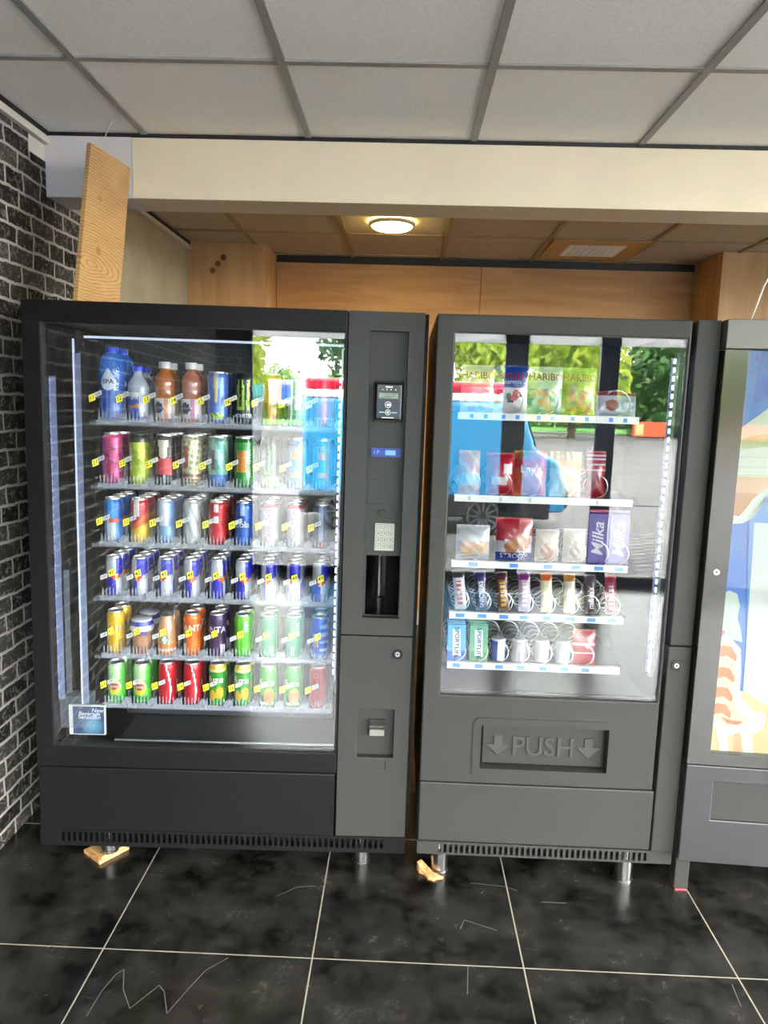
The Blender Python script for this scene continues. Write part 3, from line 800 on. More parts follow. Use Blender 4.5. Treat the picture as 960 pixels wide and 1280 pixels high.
def d_lipton(a, t):
    if (a/.78)**2+((t-.42)/.20)**2 < 1:
        if (a/.6)**2+((t-.44)/.075)**2 < 1: return hx('#b83a3a')
        return hx('#eed23a') if t < .46 else hx('#d9d8a8')
    if t > .62 and abs(a) < .6: return hx('#bfe6a8')
    if .1 < t < .2 and abs(a) < .9: return hx('#2c9a34')
    return hx('#5cc84a')
def d_cola(a, t):
    c = .02+.62*math.sin(PI*(1-t)*.78)
    if abs(a-c) < .05+.05*math.sin(t*PI): return hx('#f2f0ee')
    return hx('#cf1428')
def d_fuze_lemon(a, t):
    if t > .88: return hx('#e8c43c')
    if t > .84: return hx('#efe29a')
    if t < .42 and ((a+.45)/.42)**2+((t-.26)/.13)**2 < 1: return hx('#efc12a')
    if t < .48 and ((a-.45)/.5)**2+((t-.32)/.15)**2 < 1: return hx('#f0ae2c')
    return hx('#3f9e34')
def d_fuze_peach(a, t):
    if t < .47 and ((a-.28)/.62)**2+((t-.28)/.2)**2 < 1 and a > -.35+.0: return hx('#f07a28') if t < .4 else hx('#f49440')
    if .08 < t < .13 and abs(a) < .9: return hx('#e8efc8')
    if t < .3 and ((a+.5)/.3)**2+((t-.22)/.1)**2 < 1: return hx('#2f7a2c')
    return hx('#4aa83c')
def d_zero(a, t): return hx('#c92a34')

def water_bottle(r, h, big):
    def dsg(a, t): return hx('#2a6cc0')
    if big:
        prof = [(r*.85, 0), (r, .008)]+[(r*(1-.03*(i % 2)), .012+.008*i) for i in range(14)]+[(r, .13), (r, .175), (r*.93, .195), (r*.62, .213), (r*.45, .218), (r*.45, h-.016)]
    else:
        prof = [(r*.85, 0), (r, .008), (r, .11), (r*.95, .124), (r*.55, .145), (r*.42, .150), (r*.42, h-.016)]
    o = MB().lathe(prof, 36).build('water_bottle', M['pet'] if big else M['pet_clear'], smooth=50)
    MB().lathe([(r*.30, .012), (r*.93, .012), (r*.93, h*.52), (r*.5, h*.52)], 28, 0, hx('#2c66b8') if big else hx('#7f98b8')).build('water', M['liquid'], o, smooth=50) if not big else None
    MB().lathe([(r*.5, 0), (r*.5, .015), (r*.46, .017)], 24, cz=h-.017).build('cap', mat('blue_cap', '#2a3fae', .35), o, smooth=40)
    lb = MB(); e = r+.0006
    if big:
        lb.lathe([(e, .012), (e, .098)], 36, 0, lambda a, t: hx('#2746b8') if math.sin(a*7+t*5)+math.sin(a*11) > 0.2 else hx('#4f83d6'), caps=False)
        def drop(a, z):
            u, v = a*e, z-.125
            w_ = .027 if v < 0 else .027*(1-(v/.042))**.8 if v < .042 else 0
            return abs(u) < (math.sqrt(max(0, .027**2-v*v)) if v < 0 else w_)
        for i in range(40):
            z0, z1 = .098+.075*i/40, .098+.075*(i+1)/40
            for k in range(40):
                a0, a1 = -.8+1.6*k/40, -.8+1.6*(k+1)/40
                if drop((a0+a1)/2, (z0+z1)/2):
                    lb.add([(e*math.sin(a0), -e*math.cos(a0), z0), (e*math.sin(a1), -e*math.cos(a1), z0), (e*math.sin(a1), -e*math.cos(a1), z1), (e*math.sin(a0), -e*math.cos(a0), z1)], [(0, 1, 2, 3)], 0, hx('#dfe8f4'))
        lb.text('SPA', .021, lambda u, v: ((e+.0016)*math.sin(u/e), -(e+.0016)*math.cos(u/e), .125+v), 0, hx('#16233f'), sx=1.05)
    else:
        def g(a, t):
            if a > .35 and t > .1: return hx('#c9ced4')
            if .45 < t < .55+.1*a: return hx('#e0893a')
            return hx('#2a4fb4') if t < .8 else hx('#dfe4ea')
        lb.lathe([(e, .010+.084*i/12) for i in range(13)], 36, 0, g, caps=False)
        lb.text('SPA', .016, lambda u, v: ((e+.0006)*math.sin(u/e-.1), -(e+.0006)*math.cos(u/e-.1), .076+v), 0, hx('#f2f4f8'))
    lb.build('label_wrap', M['print'], o, smooth=50)
    return o
def juice_bottle(liq, lab, accent, h=.195, r=.033):
    prof = [(r*.85, 0), (r, .006), (r, .086), (r*.88, .098), (r*.98, .112), (r, .132), (r*.86, .150), (r*.52, .164), (r*.46, .168), (r*.46, h-.018)]
    o = MB().lathe(prof, 36, 0, hx(liq)).build('juice_bottle', M['liquid'], smooth=50)
    MB().lathe([(r*.56, 0), (r*.58, .002), (r*.58, .019), (r*.54, .021)], 28, cz=h-.021).build('cap', M['white_plastic'], o, smooth=40)
    e = r+.0006
    def g(a, t):
        if ((a+.42)/.5)**2+((t-.52)/.3)**2 < 1: return hx('#2a2440') if abs(t-.52) > .06 else hx('#6a6488')
        if ((a+.42)/.62)**2+((t-.52)/.38)**2 < 1: return hx('#d9d4e0')
        if .15 < a < .55: return hx(accent)
        return hx(lab)
    MB().lathe([(e, .014+.064*i/12) for i in range(13)], 48, 0, g, caps=False).build('label_wrap', M['print'], o, smooth=50)
    return o
def coffee_cup():
    r0, r1, h = .027, .037, .118
    prof = [(r0, 0)]+[(r0+(r1-r0)*i/16, h*.72*i/16) for i in range(1, 17)]
    def g(a, t):
        if t > .93: return hx('#e8e8f4')
        return hx('#c08d68') if not (abs(a) < .5 and t < .3) else hx('#a8564a')
    o = MB().lathe(prof, 40, 0, g).build('coffee_cup', M['print'], smooth=40)
    z = h*.72
    b = MB().lathe([(r1+.003, z-.004), (r1+.004, z+.004)]+[(r1+.003-.006*i/6, z+.004+.030*i/6) for i in range(7)]+[(r1*.7, z+.038)], 40, 0, lambda a, t: hx('#2f2fb0') if .42 < t < .80 else hx('#dfe4f4'))
    b.build('lid', M['print'], o, smooth=40)
    b = MB(); b.text('Caffè', .026, lambda u, v: ((r1+.002)*math.sin(u/r1), -(r1+.002)*math.cos(u/r1), z-.010+v), 0, hx('#3438b4'), shear=.3)
    b.build('lettering', M['print'], o)
    return o
def coffee_bottle():
    r = .031; h = .155
    prof = [(r*.9, 0), (r, .006)]+[(r, .006+.07*i/8) for i in range(1, 9)]+[(r*.9, .095), (r*.72, .120), (r*.66, .135)]
    def g(a, t):
        if ((a)/.42)**2+((t-.40)/.13)**2 < 1: return hx('#3f8f72') if (a/.24)**2+((t-.40)/.08)**2 > 1 else hx('#d8e8e0')
        if .10 < t < .16 or .22 < t < .25: return hx('#f0e0c8')
        if t < .28: return hx('#dd7f3c')
        return hx('#d59a66')
    o = MB().lathe(prof, 40, 0, g).build('coffee_bottle', M['liquid'], smooth=50)
    MB().lathe([(r*.74, 0), (r*.76, .003), (r*.76, .016), (r*.7, .019)], 28, cz=h-.020).build('cap', M['dark_lid'], o, smooth=40)
    return o

def cat_of(n): return 'cup' if 'cup' in n else 'bottle' if 'bottle' in n else 'can'
ROWS = [
 [('clear blue large water bottle with white drop label', lambda: water_bottle(.0405, .236, True), 2, .0405),
  ('small water bottle with blue cap', lambda: water_bottle(.033, .178, False), 2, .033),
  ('orange juice bottle with white cap', lambda: juice_bottle('#b8651c', '#e4dccf', '#e88a3c'), 2, .033),
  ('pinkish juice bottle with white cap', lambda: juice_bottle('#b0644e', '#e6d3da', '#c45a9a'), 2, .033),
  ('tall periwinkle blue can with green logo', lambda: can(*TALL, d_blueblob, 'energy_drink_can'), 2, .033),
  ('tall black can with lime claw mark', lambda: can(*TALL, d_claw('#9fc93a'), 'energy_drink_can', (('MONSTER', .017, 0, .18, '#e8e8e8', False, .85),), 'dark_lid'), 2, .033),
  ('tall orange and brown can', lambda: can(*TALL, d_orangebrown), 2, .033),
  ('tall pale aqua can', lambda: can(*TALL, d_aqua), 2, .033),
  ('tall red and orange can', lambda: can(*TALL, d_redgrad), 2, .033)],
 [('tall magenta can', lambda: can(*TALL, d_pink, 'energy_drink_can'), 2, .033),
  ('tall lime green and black can', lambda: can(*TALL, d_lime, 'energy_drink_can', (), 'dark_lid'), 2, .033),
  ('tall black can with red panel', lambda: can(*TALL, d_blackred, 'energy_drink_can'), 3, .033),
  ('tall beige floral can', lambda: can(*TALL, d_floral, 'energy_drink_can'), 3, .033),
  ('tall teal and blue can', lambda: can(*TALL, d_teal, 'energy_drink_can'), 2, .033),
  ('tall green can with orange panel', lambda: can(*TALL, d_greenorange, 'energy_drink_can', (('MONSTER', .02, .62, .5, '#eef6e8', True),)), 2, .033),
  ('tall black can with green claw mark', lambda: can(*TALL, d_greenclaw, 'energy_drink_can', (), 'dark_lid'), 2, .033),
  ('tall sky blue can with ochre stripe', lambda: can(*TALL, d_blueorange, 'energy_drink_can', (('TEA', .03, -.2, .8, '#d99a35', False),)), 2, .033),
  ('tall sky blue can with ochre lettering', lambda: can(*TALL, d_blueorange, 'energy_drink_can', (('TEA', .03, 0, .8, '#e0a545', False),)), 2, .033)],
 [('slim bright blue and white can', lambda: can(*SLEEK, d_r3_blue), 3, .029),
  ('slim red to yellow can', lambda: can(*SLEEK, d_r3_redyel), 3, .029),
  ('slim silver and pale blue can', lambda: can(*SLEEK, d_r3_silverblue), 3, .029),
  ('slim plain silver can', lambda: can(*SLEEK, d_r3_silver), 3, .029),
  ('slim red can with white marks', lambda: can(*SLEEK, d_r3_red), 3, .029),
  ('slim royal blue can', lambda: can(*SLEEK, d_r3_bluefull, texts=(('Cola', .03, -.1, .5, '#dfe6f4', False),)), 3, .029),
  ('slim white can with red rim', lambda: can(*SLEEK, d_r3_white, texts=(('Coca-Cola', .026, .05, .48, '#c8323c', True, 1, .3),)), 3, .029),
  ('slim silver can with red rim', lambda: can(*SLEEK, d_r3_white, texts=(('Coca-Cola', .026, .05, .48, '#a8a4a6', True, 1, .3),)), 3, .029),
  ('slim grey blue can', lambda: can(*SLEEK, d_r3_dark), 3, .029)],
 [('small blue and silver can', (lambda p: (lambda: can(*SLIM, d_quarter(p), 'energy_drink_can')))(p), 3, .0265) for p in (.5, -.1, -.35, .2, .9, .35, -.2, -.7, .15)],
 [('slim yellow can', lambda: can(*SLEEK, d_yellow), 2, .029),
  ('tan coffee cup with blue lid', coffee_cup, 2, .036),
  ('peach coffee bottle with green roundel', coffee_bottle, 2, .031),
  ('slim orange can with white lettering', lambda: can(*SLEEK, d_orange, texts=(('FANTA', .030, .25, .66, '#f4f1ea', False),)), 2, .029),
  ('slim purple can with white lettering', lambda: can(*SLEEK, d_purple, texts=(('FANTA', .030, -.35, .64, '#e6e0f0', False),)), 2, .029),
  ('slim lime green can', lambda: can(*SLEEK, d_limegreen), 2, .029),
  ('slim deep green can', lambda: can(*SLEEK, d_deepgreen(False)), 2, .029),
  ('slim deep green can with barcode', lambda: can(*SLEEK, d_deepgreen(True)), 2, .029),
  ('slim blue can with yellow fruit', lambda: can(*SLEEK, d_blueyellow), 2, .029)],
 [('bright green tea can with yellow oval', lambda: can(.0305, .140, d_lipton, texts=(('Lipton', .016, 0, .445, '#f4eee0', False, 1.1),)), 2, .0305),
  None,
  ('bright red can with white ribbon', lambda: can(*SLEEK, d_cola), 2, .029),
  None,
  ('green tea can with lemon and yellow rim', lambda: can(*SLEEK, d_fuze_lemon, texts=(('fuze', .034, -.05, .64, '#f4f6ee', False),)), 2, .029),
  None,
  ('green tea can with orange peach', lambda: can(*SLEEK, d_fuze_peach, texts=(('fuze', .034, -.05, .60, '#eef4e6', False),)), 2, .029),
  None,
  ('red can with black script', lambda: can(*SLEEK, d_zero, texts=(('Coca-Cola', .030, -.05, .5, '#2a1214', True, 1, .3),)), 2, .029)],
]
ORD = ['leftmost', 'second', 'third', 'fourth', 'fifth', 'sixth', 'seventh', 'eighth', 'rightmost']
RN = ['top', 'second', 'third', 'fourth', 'fifth', 'bottom']
GAPX = {(5, 0): .004}
for r, row in enumerate(ROWS):
    last = None
    for k, it in enumerate(row):
        if it is None:
            desc, proto, cnt, rad = last; fresh = False
        else:
            desc, fn, cnt, rad = it; proto = fn(); last = (desc, proto, cnt, rad); fresh = True
        for q in range(cnt):
            loc = F1.w(LANE[k], .1035+rad+q*(2*rad+.014), S1[r]-.0015)
            if q == 0: lab = '%s, front of %s lane, %s drinks shelf' % (desc, ORD[k], RN[r])
            elif q == 1: lab = '%s, second in %s lane, %s drinks shelf' % (desc, ORD[k], RN[r])
            else: lab = '%s, third in %s lane, %s drinks shelf' % (desc, ORD[k], RN[r])
            if fresh and q == 0:
                o = proto; o.location = loc; o.rotation_euler = F1.rot
            else:
                o = dup(proto, loc, F1.rot)
            tag(o, lab, cat_of(proto.name), 'drinks on the %s shelf' % RN[r])

# card standing in the bin
pc = thing('display_card', 'small blue card with white lettering inside the drinks machine at lower left', 'card', F1.w(.136, .082, .4235), (0, .0047, .0375))
b = MB().box(-.061, .061, 0, .012, 0, .106); b.build('holder', M['white_plastic'], pc, bevel=.002)
b = MB()
nx, nz = 24, 22
for i in range(nx):
    for j in range(nz):
        u, v = (i+.5)/nx, (j+.5)/nz
        g = max(0, 1-((u-.62)**2*6+(v-.3)**2*7)); g2 = max(0, math.sin(u*9+v*4)*.2)
        c = (.035+.12*g, .06+.34*g+.05*g2, .16+.38*g+.05*g2, 1)
        x0, x1, z0, z1 = -.047+.105*i/nx, -.047+.105*(i+1)/nx, .004+.098*j/nz, .004+.098*(j+1)/nz
        b.add([(x0, -.0006, z0), (x1, -.0006, z0), (x1, -.0006, z1), (x0, -.0006, z1)], [(0, 1, 2, 3)], 0, c)
for t, xx, zz in (('New', .036, .088), ('Beverage', .008, .076), ('Sensation', .008, .064)):
    b.text(t, .020, lambda u, v: (xx+u, -.0010, zz+v), 0, hx('#eef4fa'), shear=.2)
b.build('print', M['print'], pc)

# ================================================================== MACHINE 2 : snacks
m2 = thing('vending_machine', 'middle anthracite snack vending machine with PUSH flap', 'vending machine', F2.loc, F2.rot)
hull(0, .846, .055, .80, .118, 1.840, .03, .022, .764, .60, 1.81, .60, None).build('cabinet', [M['grey_panel'], M['cavity']], m2)
d2_ = MB().plate((0, .759), (.344, 1.840), [(.054, .7505, .643, 1.7865), (.193, .606, .397, .547)], 0, .05).build('door', M['grey_panel'], m2, bevel=.004)
MB().plate((.050, .7535), (.639, 1.790), [(.0555, .7490, .6445, 1.785)], .003, .03).build('gasket', M['black'], d2_)
MB().box(.0557, .7488, .008, .014, .6447, 1.7848).build('glass_pane', M['glass'], d2_)
# delivery flap
def rrect(x0, x1, z0, z1, r, n=6):
    p = []
    for cx, cz, a in ((x1-r, z1-r, 0), (x0+r, z1-r, PI/2), (x0+r, z0+r, PI), (x1-r, z0+r, 3*PI/2)):
        p += [(cx+r*math.cos(a+PI/2*k/n), cz+r*math.sin(a+PI/2*k/n)) for k in range(n+1)]
    return p
outer = rrect(.168, .613, .364, .572, .022); inner = rrect(.1935, .6055, .3975, .5465, .003)
b = MB(); n = len(outer)
b.add([(x, -.003, z) for x, z in outer]+[(x, -.003, z) for x, z in inner]+[(x, .003, z) for x, z in outer]+[(x, .03, z) for x, z in inner],
      [(i, n+i, n+(i+1) % n, (i+1) % n)[::-1] for i in range(n)]+[(i, (i+1) % n, 2*n+(i+1) % n, 2*n+i)[::-1] for i in range(n)]+[(n+i, n+(i+1) % n, 3*n+(i+1) % n, 3*n+i) for i in range(n)])
fl = b.build('delivery_frame', M['grey_panel'], d2_)
MB().box(.19, .61, .048, .052, .39, .55).build('recess_back', M['black'], fl)
b = MB().box(.203, .597, .030, .040, .402, .545); b.build('push_flap', mat('dark_flap_plastic', '#30302e', .42, 0, .16), fl, bevel=.002)
b = MB()
def emboss(b, body, size, cx, cz, yf, yb, sx=1):
    vs, fs = glyphs(body); n = len(vs)
    fr = [(cx+u*size*sx, yf, cz+v*size) for u, v in vs]; bk = [(cx+u*size*sx, yb, cz+v*size) for u, v in vs]
    cnt = {}
    for f in fs:
        for i in range(len(f)):
            e = (f[i], f[(i+1) % len(f)]); cnt[e] = cnt.get(e, 0)+1
    sides = [(e[0], n+e[0], n+e[1], e[1]) for e in cnt if (e[1], e[0]) not in cnt]
    b.add(fr+bk, list(fs)+sides)
emboss(b, 'PUSH', .094, .4015, .463, .0255, .031, .92)
def arrow(cx, cz):
    P = [(-.014, .034), (.014, .034), (.014, .004), (.040, .004), (0, -.034), (-.040, .004), (-.014, .004)]
    b.prism([(cx+x, cz+z) for x, z in P], .0255, .031)
arrow(.2535, .466); arrow(.5500, .466)
b.build('flap_lettering', mat('flap_relief', '#363634', .3, 0, .25), fl, bevel=.0015)
MB().box(.001, .768, .004, .05, .131, .3385).build('lower_panel', M['grey_panel'], m2, bevel=.004)
MB().plate((.775, .846), (.836, 1.842), [], .0, .05).build('side_column', M['grey_panel'], m2, bevel=.004)
lc = MB().plate((.772, .846), (.128, .8325), [], .0, .05).build('lock_column', M['grey_panel'], m2, bevel=.004)
lock('door_lock', .801, .771, 0, lc)
b = MB().plate((0, .844), (.082, .127), slots(.066, .766, 38, .089, .119), .006, .03); b.box(.03, .82, .05, .055, .084, .12, 1)
b.build('base_grille', [M['grey_panel'], M['black']], m2)
for lx, ly in ((.077, .046), (.700, .040), (.08, .70), (.76, .70)): leg('leg', lx, ly, 0, .125, m2)
b = MB()
for k in range(38): b.box(.7425, .7470, .080, .086, .718+.027*k, .733+.027*k, 0)
b.box(.7475, .758, .078, .10, .70, 1.75, 1); b.box(.734, .7420, .086, .087, .715, 1.735, 2)
b.build('led_strip', [M['led_dim'], M['alu'], M['diffuser']], m2)
b = MB().box(.034, .040, .080, .086, .715, 1.735, 0); b.box(.026, .034, .078, .10, .70, 1.75, 1); b.build('led_strip', [M['led_dim'], M['alu']], m2)
b = MB().box(.06, .74, .10, .55, .61, .625); b.build('drop_floor', M['cavity2'], m2)
S2 = [1.548, 1.288, 1.074, .903, .733]
LN2 = [[.143, .242, .352, .458, .577], [.125, .225, .318, .44, .53], [.147, .279, .388, .478, .55, .615],
       [.113, .184, .255, .322, .394, .47, .538, .605], [.108, .181, .249, .318, .392, .462, .530]]
for r in range(5):
    b = MB().box(.078, .655, .082, .56, -.006, 0, 0); b.box(.078, .642, .060, .064, -.021, .001, 1); b.box(.078, .642, .064, .082, -.004, 0, 1)
    sh = b.build('shelf_tray', [M['tray'], M['white_plastic']], m2); sh.location = (0, 0, S2[r])
    rad = (.040, .036, .034, .030, .031)[r]
    for x in LN2[r]:
        pts = [(x+rad*math.cos(t*PI/9-PI/2), .070+.011*t/9*2.2, rad+.003+rad*math.sin(t*PI/9-PI/2)) for t in range(0, 18*6+1)]
        MB().tube(pts, .0016, 5).build('spiral_coil', M['silver'], sh, smooth=60)
        w = (.006, .004, .0145, .0145, .013)[r]
        for dx in ((-.022, .022) if r == 0 else (0,)):
            MB().box(x+dx-w, x+dx+w, .0590, .0601, -.0165, -.0035).build('price_tag', M['blue_tag'] if r != 1 else M['alu'], sh)

def pouch(name, w, h, T, colf, texts=(), nu=22, nv=26, crimp=.05):
    b = MB()
    def th(u, v):
        if v < crimp or v > 1-crimp: return .0012
        vv = (v-crimp)/(1-2*crimp)
        return .0012+T/2*max(0, 1-abs(2*u-1)**2.6)*max(0, math.sin(PI*vv))**.55*(1+.05*math.sin(u*17+v*23))
    for s in (-1, 1):
        o = len(b.v)
        for j in range(nv+1):
            for i in range(nu+1):
                u, v = i/nu, j/nv
                b.v.append(((u-.5)*w, s*th(u, v), v*h))
        for j in range(nv):
            for i in range(nu):
                q = (o+j*(nu+1)+i, o+j*(nu+1)+i+1, o+(j+1)*(nu+1)+i+1, o+(j+1)*(nu+1)+i)
                b.f.append(q if s < 0 else q[::-1]); b.m.append(0); b.c.append(colf((i+.5)/nu, (j+.5)/nv))
    for body, size, u0, v0, c, rot, sx in texts:
        b.text(body, size, lambda du, dv: (((u0-.5)*w+du), -th(min(1, max(0, u0+du/w)), min(1, max(0, v0+dv/h)))-.0012, v0*h+dv), 0, hx(c), rot, sx)
    return b.build(name, M['film'], smooth=50)
def haribo(top, band, body, dots, sub=None, subc='#ffffff', txt='#a3182c'):
    rnd = random.Random(sub or top)
    bl = [(rnd.uniform(.1, .9), rnd.uniform(.1, .5), rnd.uniform(.06, .13), rnd.choice(dots)) for _ in range(14)]
    cols = {c: hx(c) for c in dots+[top, band, body]}
    def f(u, v):
        if v > .64: return cols[top]
        if v > .55: return cols[band]
        for x, y, r, c in bl:
            if (u-x)**2+((v-y)*1.4)**2 < r*r: return cols[c]
        return cols[body]
    t = [('HARIBO', .031, .5, .775, txt, False, .95)]
    if sub: t.append((sub, .020, .52, .66, subc, False, 1))
    return pouch('sweet_bag', .106, .150, .03, f, t)
def put(o, x, y, z, label, cat, group, rx=-.05, ry=0):
    o.location = F2.w(x, y, z); o.rotation_euler = (rx, ry, 0)
    return tag(o, label, cat, group)
g = 'sweet bags on the top snack shelf'
put(haribo('#e9d9cf', '#e88a3a', '#cfc6d8', ['#e6c23a', '#e07a3a', '#b89ac8', '#9ab86a']), .140, .100, S2[0], 'pale orange sweet bag leftmost on the top snack shelf', 'sweet bag', g)
put(haribo('#1f4fb4', '#1b3f98', '#f0ece8', ['#e8d23a', '#d63a3a', '#2a2a2e', '#f4f4f4', '#2a52b4'], 'Starmix', '#e8eef8'), .243, .098, S2[0], 'blue sweet bag second on the top snack shelf', 'sweet bag', g)
put(haribo('#cfe2d4', '#bcd8cc', '#5aa0b0', ['#d6503a', '#e0a07a', '#3a86a8', '#e8e0d0', '#b8443a'], None), .352, .100, S2[0], 'mint green sweet bag third on the top snack shelf', 'sweet bag', g)
put(haribo('#8fbf62', '#a8b84a', '#8a9a3a', ['#d86a3a', '#e6b23a', '#5c9a3a', '#c84a3a'], None), .459, .102, S2[0], 'leaf green sweet bag fourth on the top snack shelf', 'sweet bag', g)
def waffle(u, v):
    if (u-.38)**2*1.6+(v-.45)**2 < .05: return hx('#a8552c')
    if (u-.72)**2*2+(v-.5)**2 < .03: return hx('#b9c4d0')
    if v > .84: return hx('#b83a58')
    return hx('#dfe3ee')
put(pouch('biscuit_pack', .125, .078, .03, waffle, (('BISCUIT', .012, .45, .88, '#f4f4f4', False, 1),)[:0]), .577, .098, S2[0], 'low white pack with brown biscuit at right end of top snack shelf', 'biscuit pack', g, -.1)
g = 'crisps on the second snack shelf'
def d_or(u, v):
    if .2 < v < .45 and .15 < u: return hx('#cfd8e2')
    return hx('#ee8f1e') if math.sin(u*8+v*14) > -.6 else hx('#f6b548')
def d_rd(u, v):
    if .22 < v < .42 and .2 < u < .75: return hx('#e8dcdc')
    if .5 < v < .72 and .58 < u < .9: return hx('#f0ecea')
    return hx('#c9152c')
def d_lay(c1, c2):
    a, bb = hx(c1), hx(c2)
    def f(u, v):
        if v > .82 and .1 < u < .7 and math.sin(u*20) > -.5: return hx('#8a7a3a')
        if .60 < v < .80: return hx('#d8282e') if c1 != '#e8dcae' else bb
        if (u-.5)**2+(v-.25)**2 < .06: return bb
        return a
    return f
put(pouch('crisp_bag', .068, .140, .05, d_or), .125, .102, S2[1], 'orange crisp bag leftmost on the second snack shelf', 'crisp bag', g, -.1)
put(pouch('crisp_bag', .090, .135, .05, d_rd), .226, .104, S2[1], 'red crisp bag second on the second snack shelf', 'crisp bag', g, -.1)
put(pouch('crisp_bag', .105, .145, .05, d_lay('#e8602a', '#b83a28'), (("Lay's", .036, .5, .58, '#fbf3e0', False, 1),)), .322, .106, S2[1], 'orange red crisp bag in the middle of the second snack shelf', 'crisp bag', g, -.1)
put(pouch('crisp_bag', .100, .145, .05, d_lay('#e8dcae', '#d8b45a'), (("Lay's", .036, .5, .58, '#fbf8f0', False, 1),)), .436, .106, S2[1], 'pale yellow crisp bag second from right on the second snack shelf', 'crisp bag', g, -.1)
put(pouch('crisp_bag', .062, .150, .04, lambda u, v: hx('#a81c30') if v < .5 else hx('#c8344a') if math.sin(v*60) > -.6 else hx('#f0e8e8')), .530, .102, S2[1], 'narrow dark red snack bag at the right end of second snack shelf', 'crisp bag', g, -.05)
g = 'biscuits and chocolate on the third snack shelf'
put(pouch('biscuit_pack', .108, .112, .04, lambda u, v: hx('#d9a25c') if ((u-.35)**2+(v-.32)**2 < .05 or (u-.75)**2+(v-.34)**2 < .04) else hx('#c9ccd2') if v > .55 else hx('#a9adb4')), .147, .100, S2[2], 'silver pack of round biscuits leftmost on the third snack shelf', 'biscuit pack', g)
def d_str(u, v):
    if v < .20: return hx('#1f3498')
    if (u-.42)**2+(v-.33)**2*1.2 < .035 or (u-.72)**2+(v-.45)**2 < .05: return hx('#c07a3a')
    if v > .52+.14*(u-.5): return hx('#c21f34')
    return hx('#d9d3e0')
put(pouch('biscuit_pack', .118, .140, .045, d_str, (('STROOP', .026, .5, .10, '#f4ead0', False, .9),)), .280, .102, S2[2], 'red and blue biscuit pack second on the third snack shelf', 'biscuit pack', g)
put(pouch('biscuit_pack', .076, .105, .04, lambda u, v: hx('#d9c9bd') if (u-.5)**2+(v-.35)**2 > .07 else hx('#c48a6a')), .388, .100, S2[2], 'beige biscuit pack third on the third snack shelf', 'biscuit pack', g)
put(pouch('biscuit_pack', .076, .110, .04, lambda u, v: hx('#d9d2c6') if (u-.5)**2+(v-.4)**2 > .06 else hx('#a8927a')), .478, .100, S2[2], 'cream biscuit pack left of the purple chocolate bar', 'biscuit pack', g)
def bar_box(w, h, t, cols, text, tc):
    b = MB().box(-w/2, w/2, -t/2, t/2, 0, h*.93, 0, hx(cols[0])); b.box(-w/2, w/2, -t/2-.0003, t/2, h*.93, h, 0, hx(cols[1]))
    b.text(text, .052, lambda u, v: (u, -t/2-.0008, h*.45+v), 0, hx(tc), True, 1, .25)
    return b.build('chocolate_bar', M['film'], bevel=.003)
put(bar_box(.066, .178, .014, ('#4a2a9c', '#b02a48'), 'Milka', '#efe9f6'), .550, .094, S2[2], 'purple chocolate bar on the third snack shelf, in front of window frame reflection', 'chocolate bar', g)
put(bar_box(.066, .178, .014, ('#7d74c0', '#8a6ab0'), 'Milka', '#f6f2fa'), .618, .094, S2[2], 'lilac chocolate bar rightmost on the third snack shelf', 'chocolate bar', g)
g = 'chocolate bars on the fourth snack shelf'
def d_stripe(c1, c2, c3):
    A, B_, C_ = hx(c1), hx(c2), hx(c3)
    def f(u, v):
        if v > .8: return C_
        return B_ if .3 < u < .75 and .08 < v < .72 and math.sin(v*55) > -.55 else A
    return f
bars = [('#dedde2', '#c84848', '#3a3c44', '', 'white and red', None), ('#2a2450', '#d8d8ee', '#3a3470', 'SNICKERS', 'dark blue and white', '#e8e8f8'), ('#6a3a14', '#e8b22c', '#4a2020', '', 'brown and gold', None),
        ('#c9a8c0', '#e8dcd8', '#7a1a78', '', 'pink with purple top', None), ('#e2cfa8', '#ece4b0', '#d2601c', '', 'cream with orange top', None), ('#e6dcc0', '#eae4cc', '#b87a28', '', 'cream with bronze top', None),
        ('#4c3a40', '#a89aa0', '#4a3c44', "m&m's", 'grey brown', '#f4f2f0'), ('#a04a5c', '#d8b8c0', '#a81c34', '', 'rose red', None)]
for i, (c1, c2, c3, tx, nm, tc) in enumerate(bars):
    t = ((tx, .020 if len(tx) > 6 else .026, .52, .40, tc, True, 1),) if tx else ()
    o = pouch('chocolate_bar', .038, .128, .020, d_stripe(c1, c2 if not tx else c1, c3), t, 14, 26, .07)
    o.rotation_euler = (0, 0, 0)
    put(o, LN2[3][i]+.004, .092, S2[3]+.002, '%s chocolate bar, %s from left on the fourth snack shelf' % (nm, ['first', 'second', 'third', 'fourth', 'fifth', 'sixth', 'seventh', 'eighth'][i]), 'chocolate bar', g, -.22, -.10 if i < 3 else -.02)
g = 'packs on the bottom snack shelf'
def gum(c1, c2, txt, tc, w=.060, h=.118):
    b = MB().box(-w/2, w/2, -.008, .008, 0, h, 0, hx(c1)); b.box(-w/2-.0002, w/2+.0002, -.0083, .008, 0, h*.26, 0, hx(c2))
    if txt:
        b.add([(-w*.20, -.0087, h*.14), (w*.24, -.0087, h*.12), (w*.20, -.0087, h*.88), (-w*.24, -.0087, h*.88)], [(0, 1, 2, 3)], 0, hx('#f2f6fa'))
        vs, fs = glyphs(txt)
        b.add([((v*.019), -.0092, h*.5-u*.0215) for u, v in vs], fs, 0, hx(tc))
    return b.build('gum_pack', M['film'], bevel=.002)
packs = [('#5fb4e6', '#3c6fc8', 'SPORTLIFE', '#1a2238', 'light blue', 4), ('#5fae62', '#3f9448', 'SPORTLIFE', '#142a18', 'green', 4)]
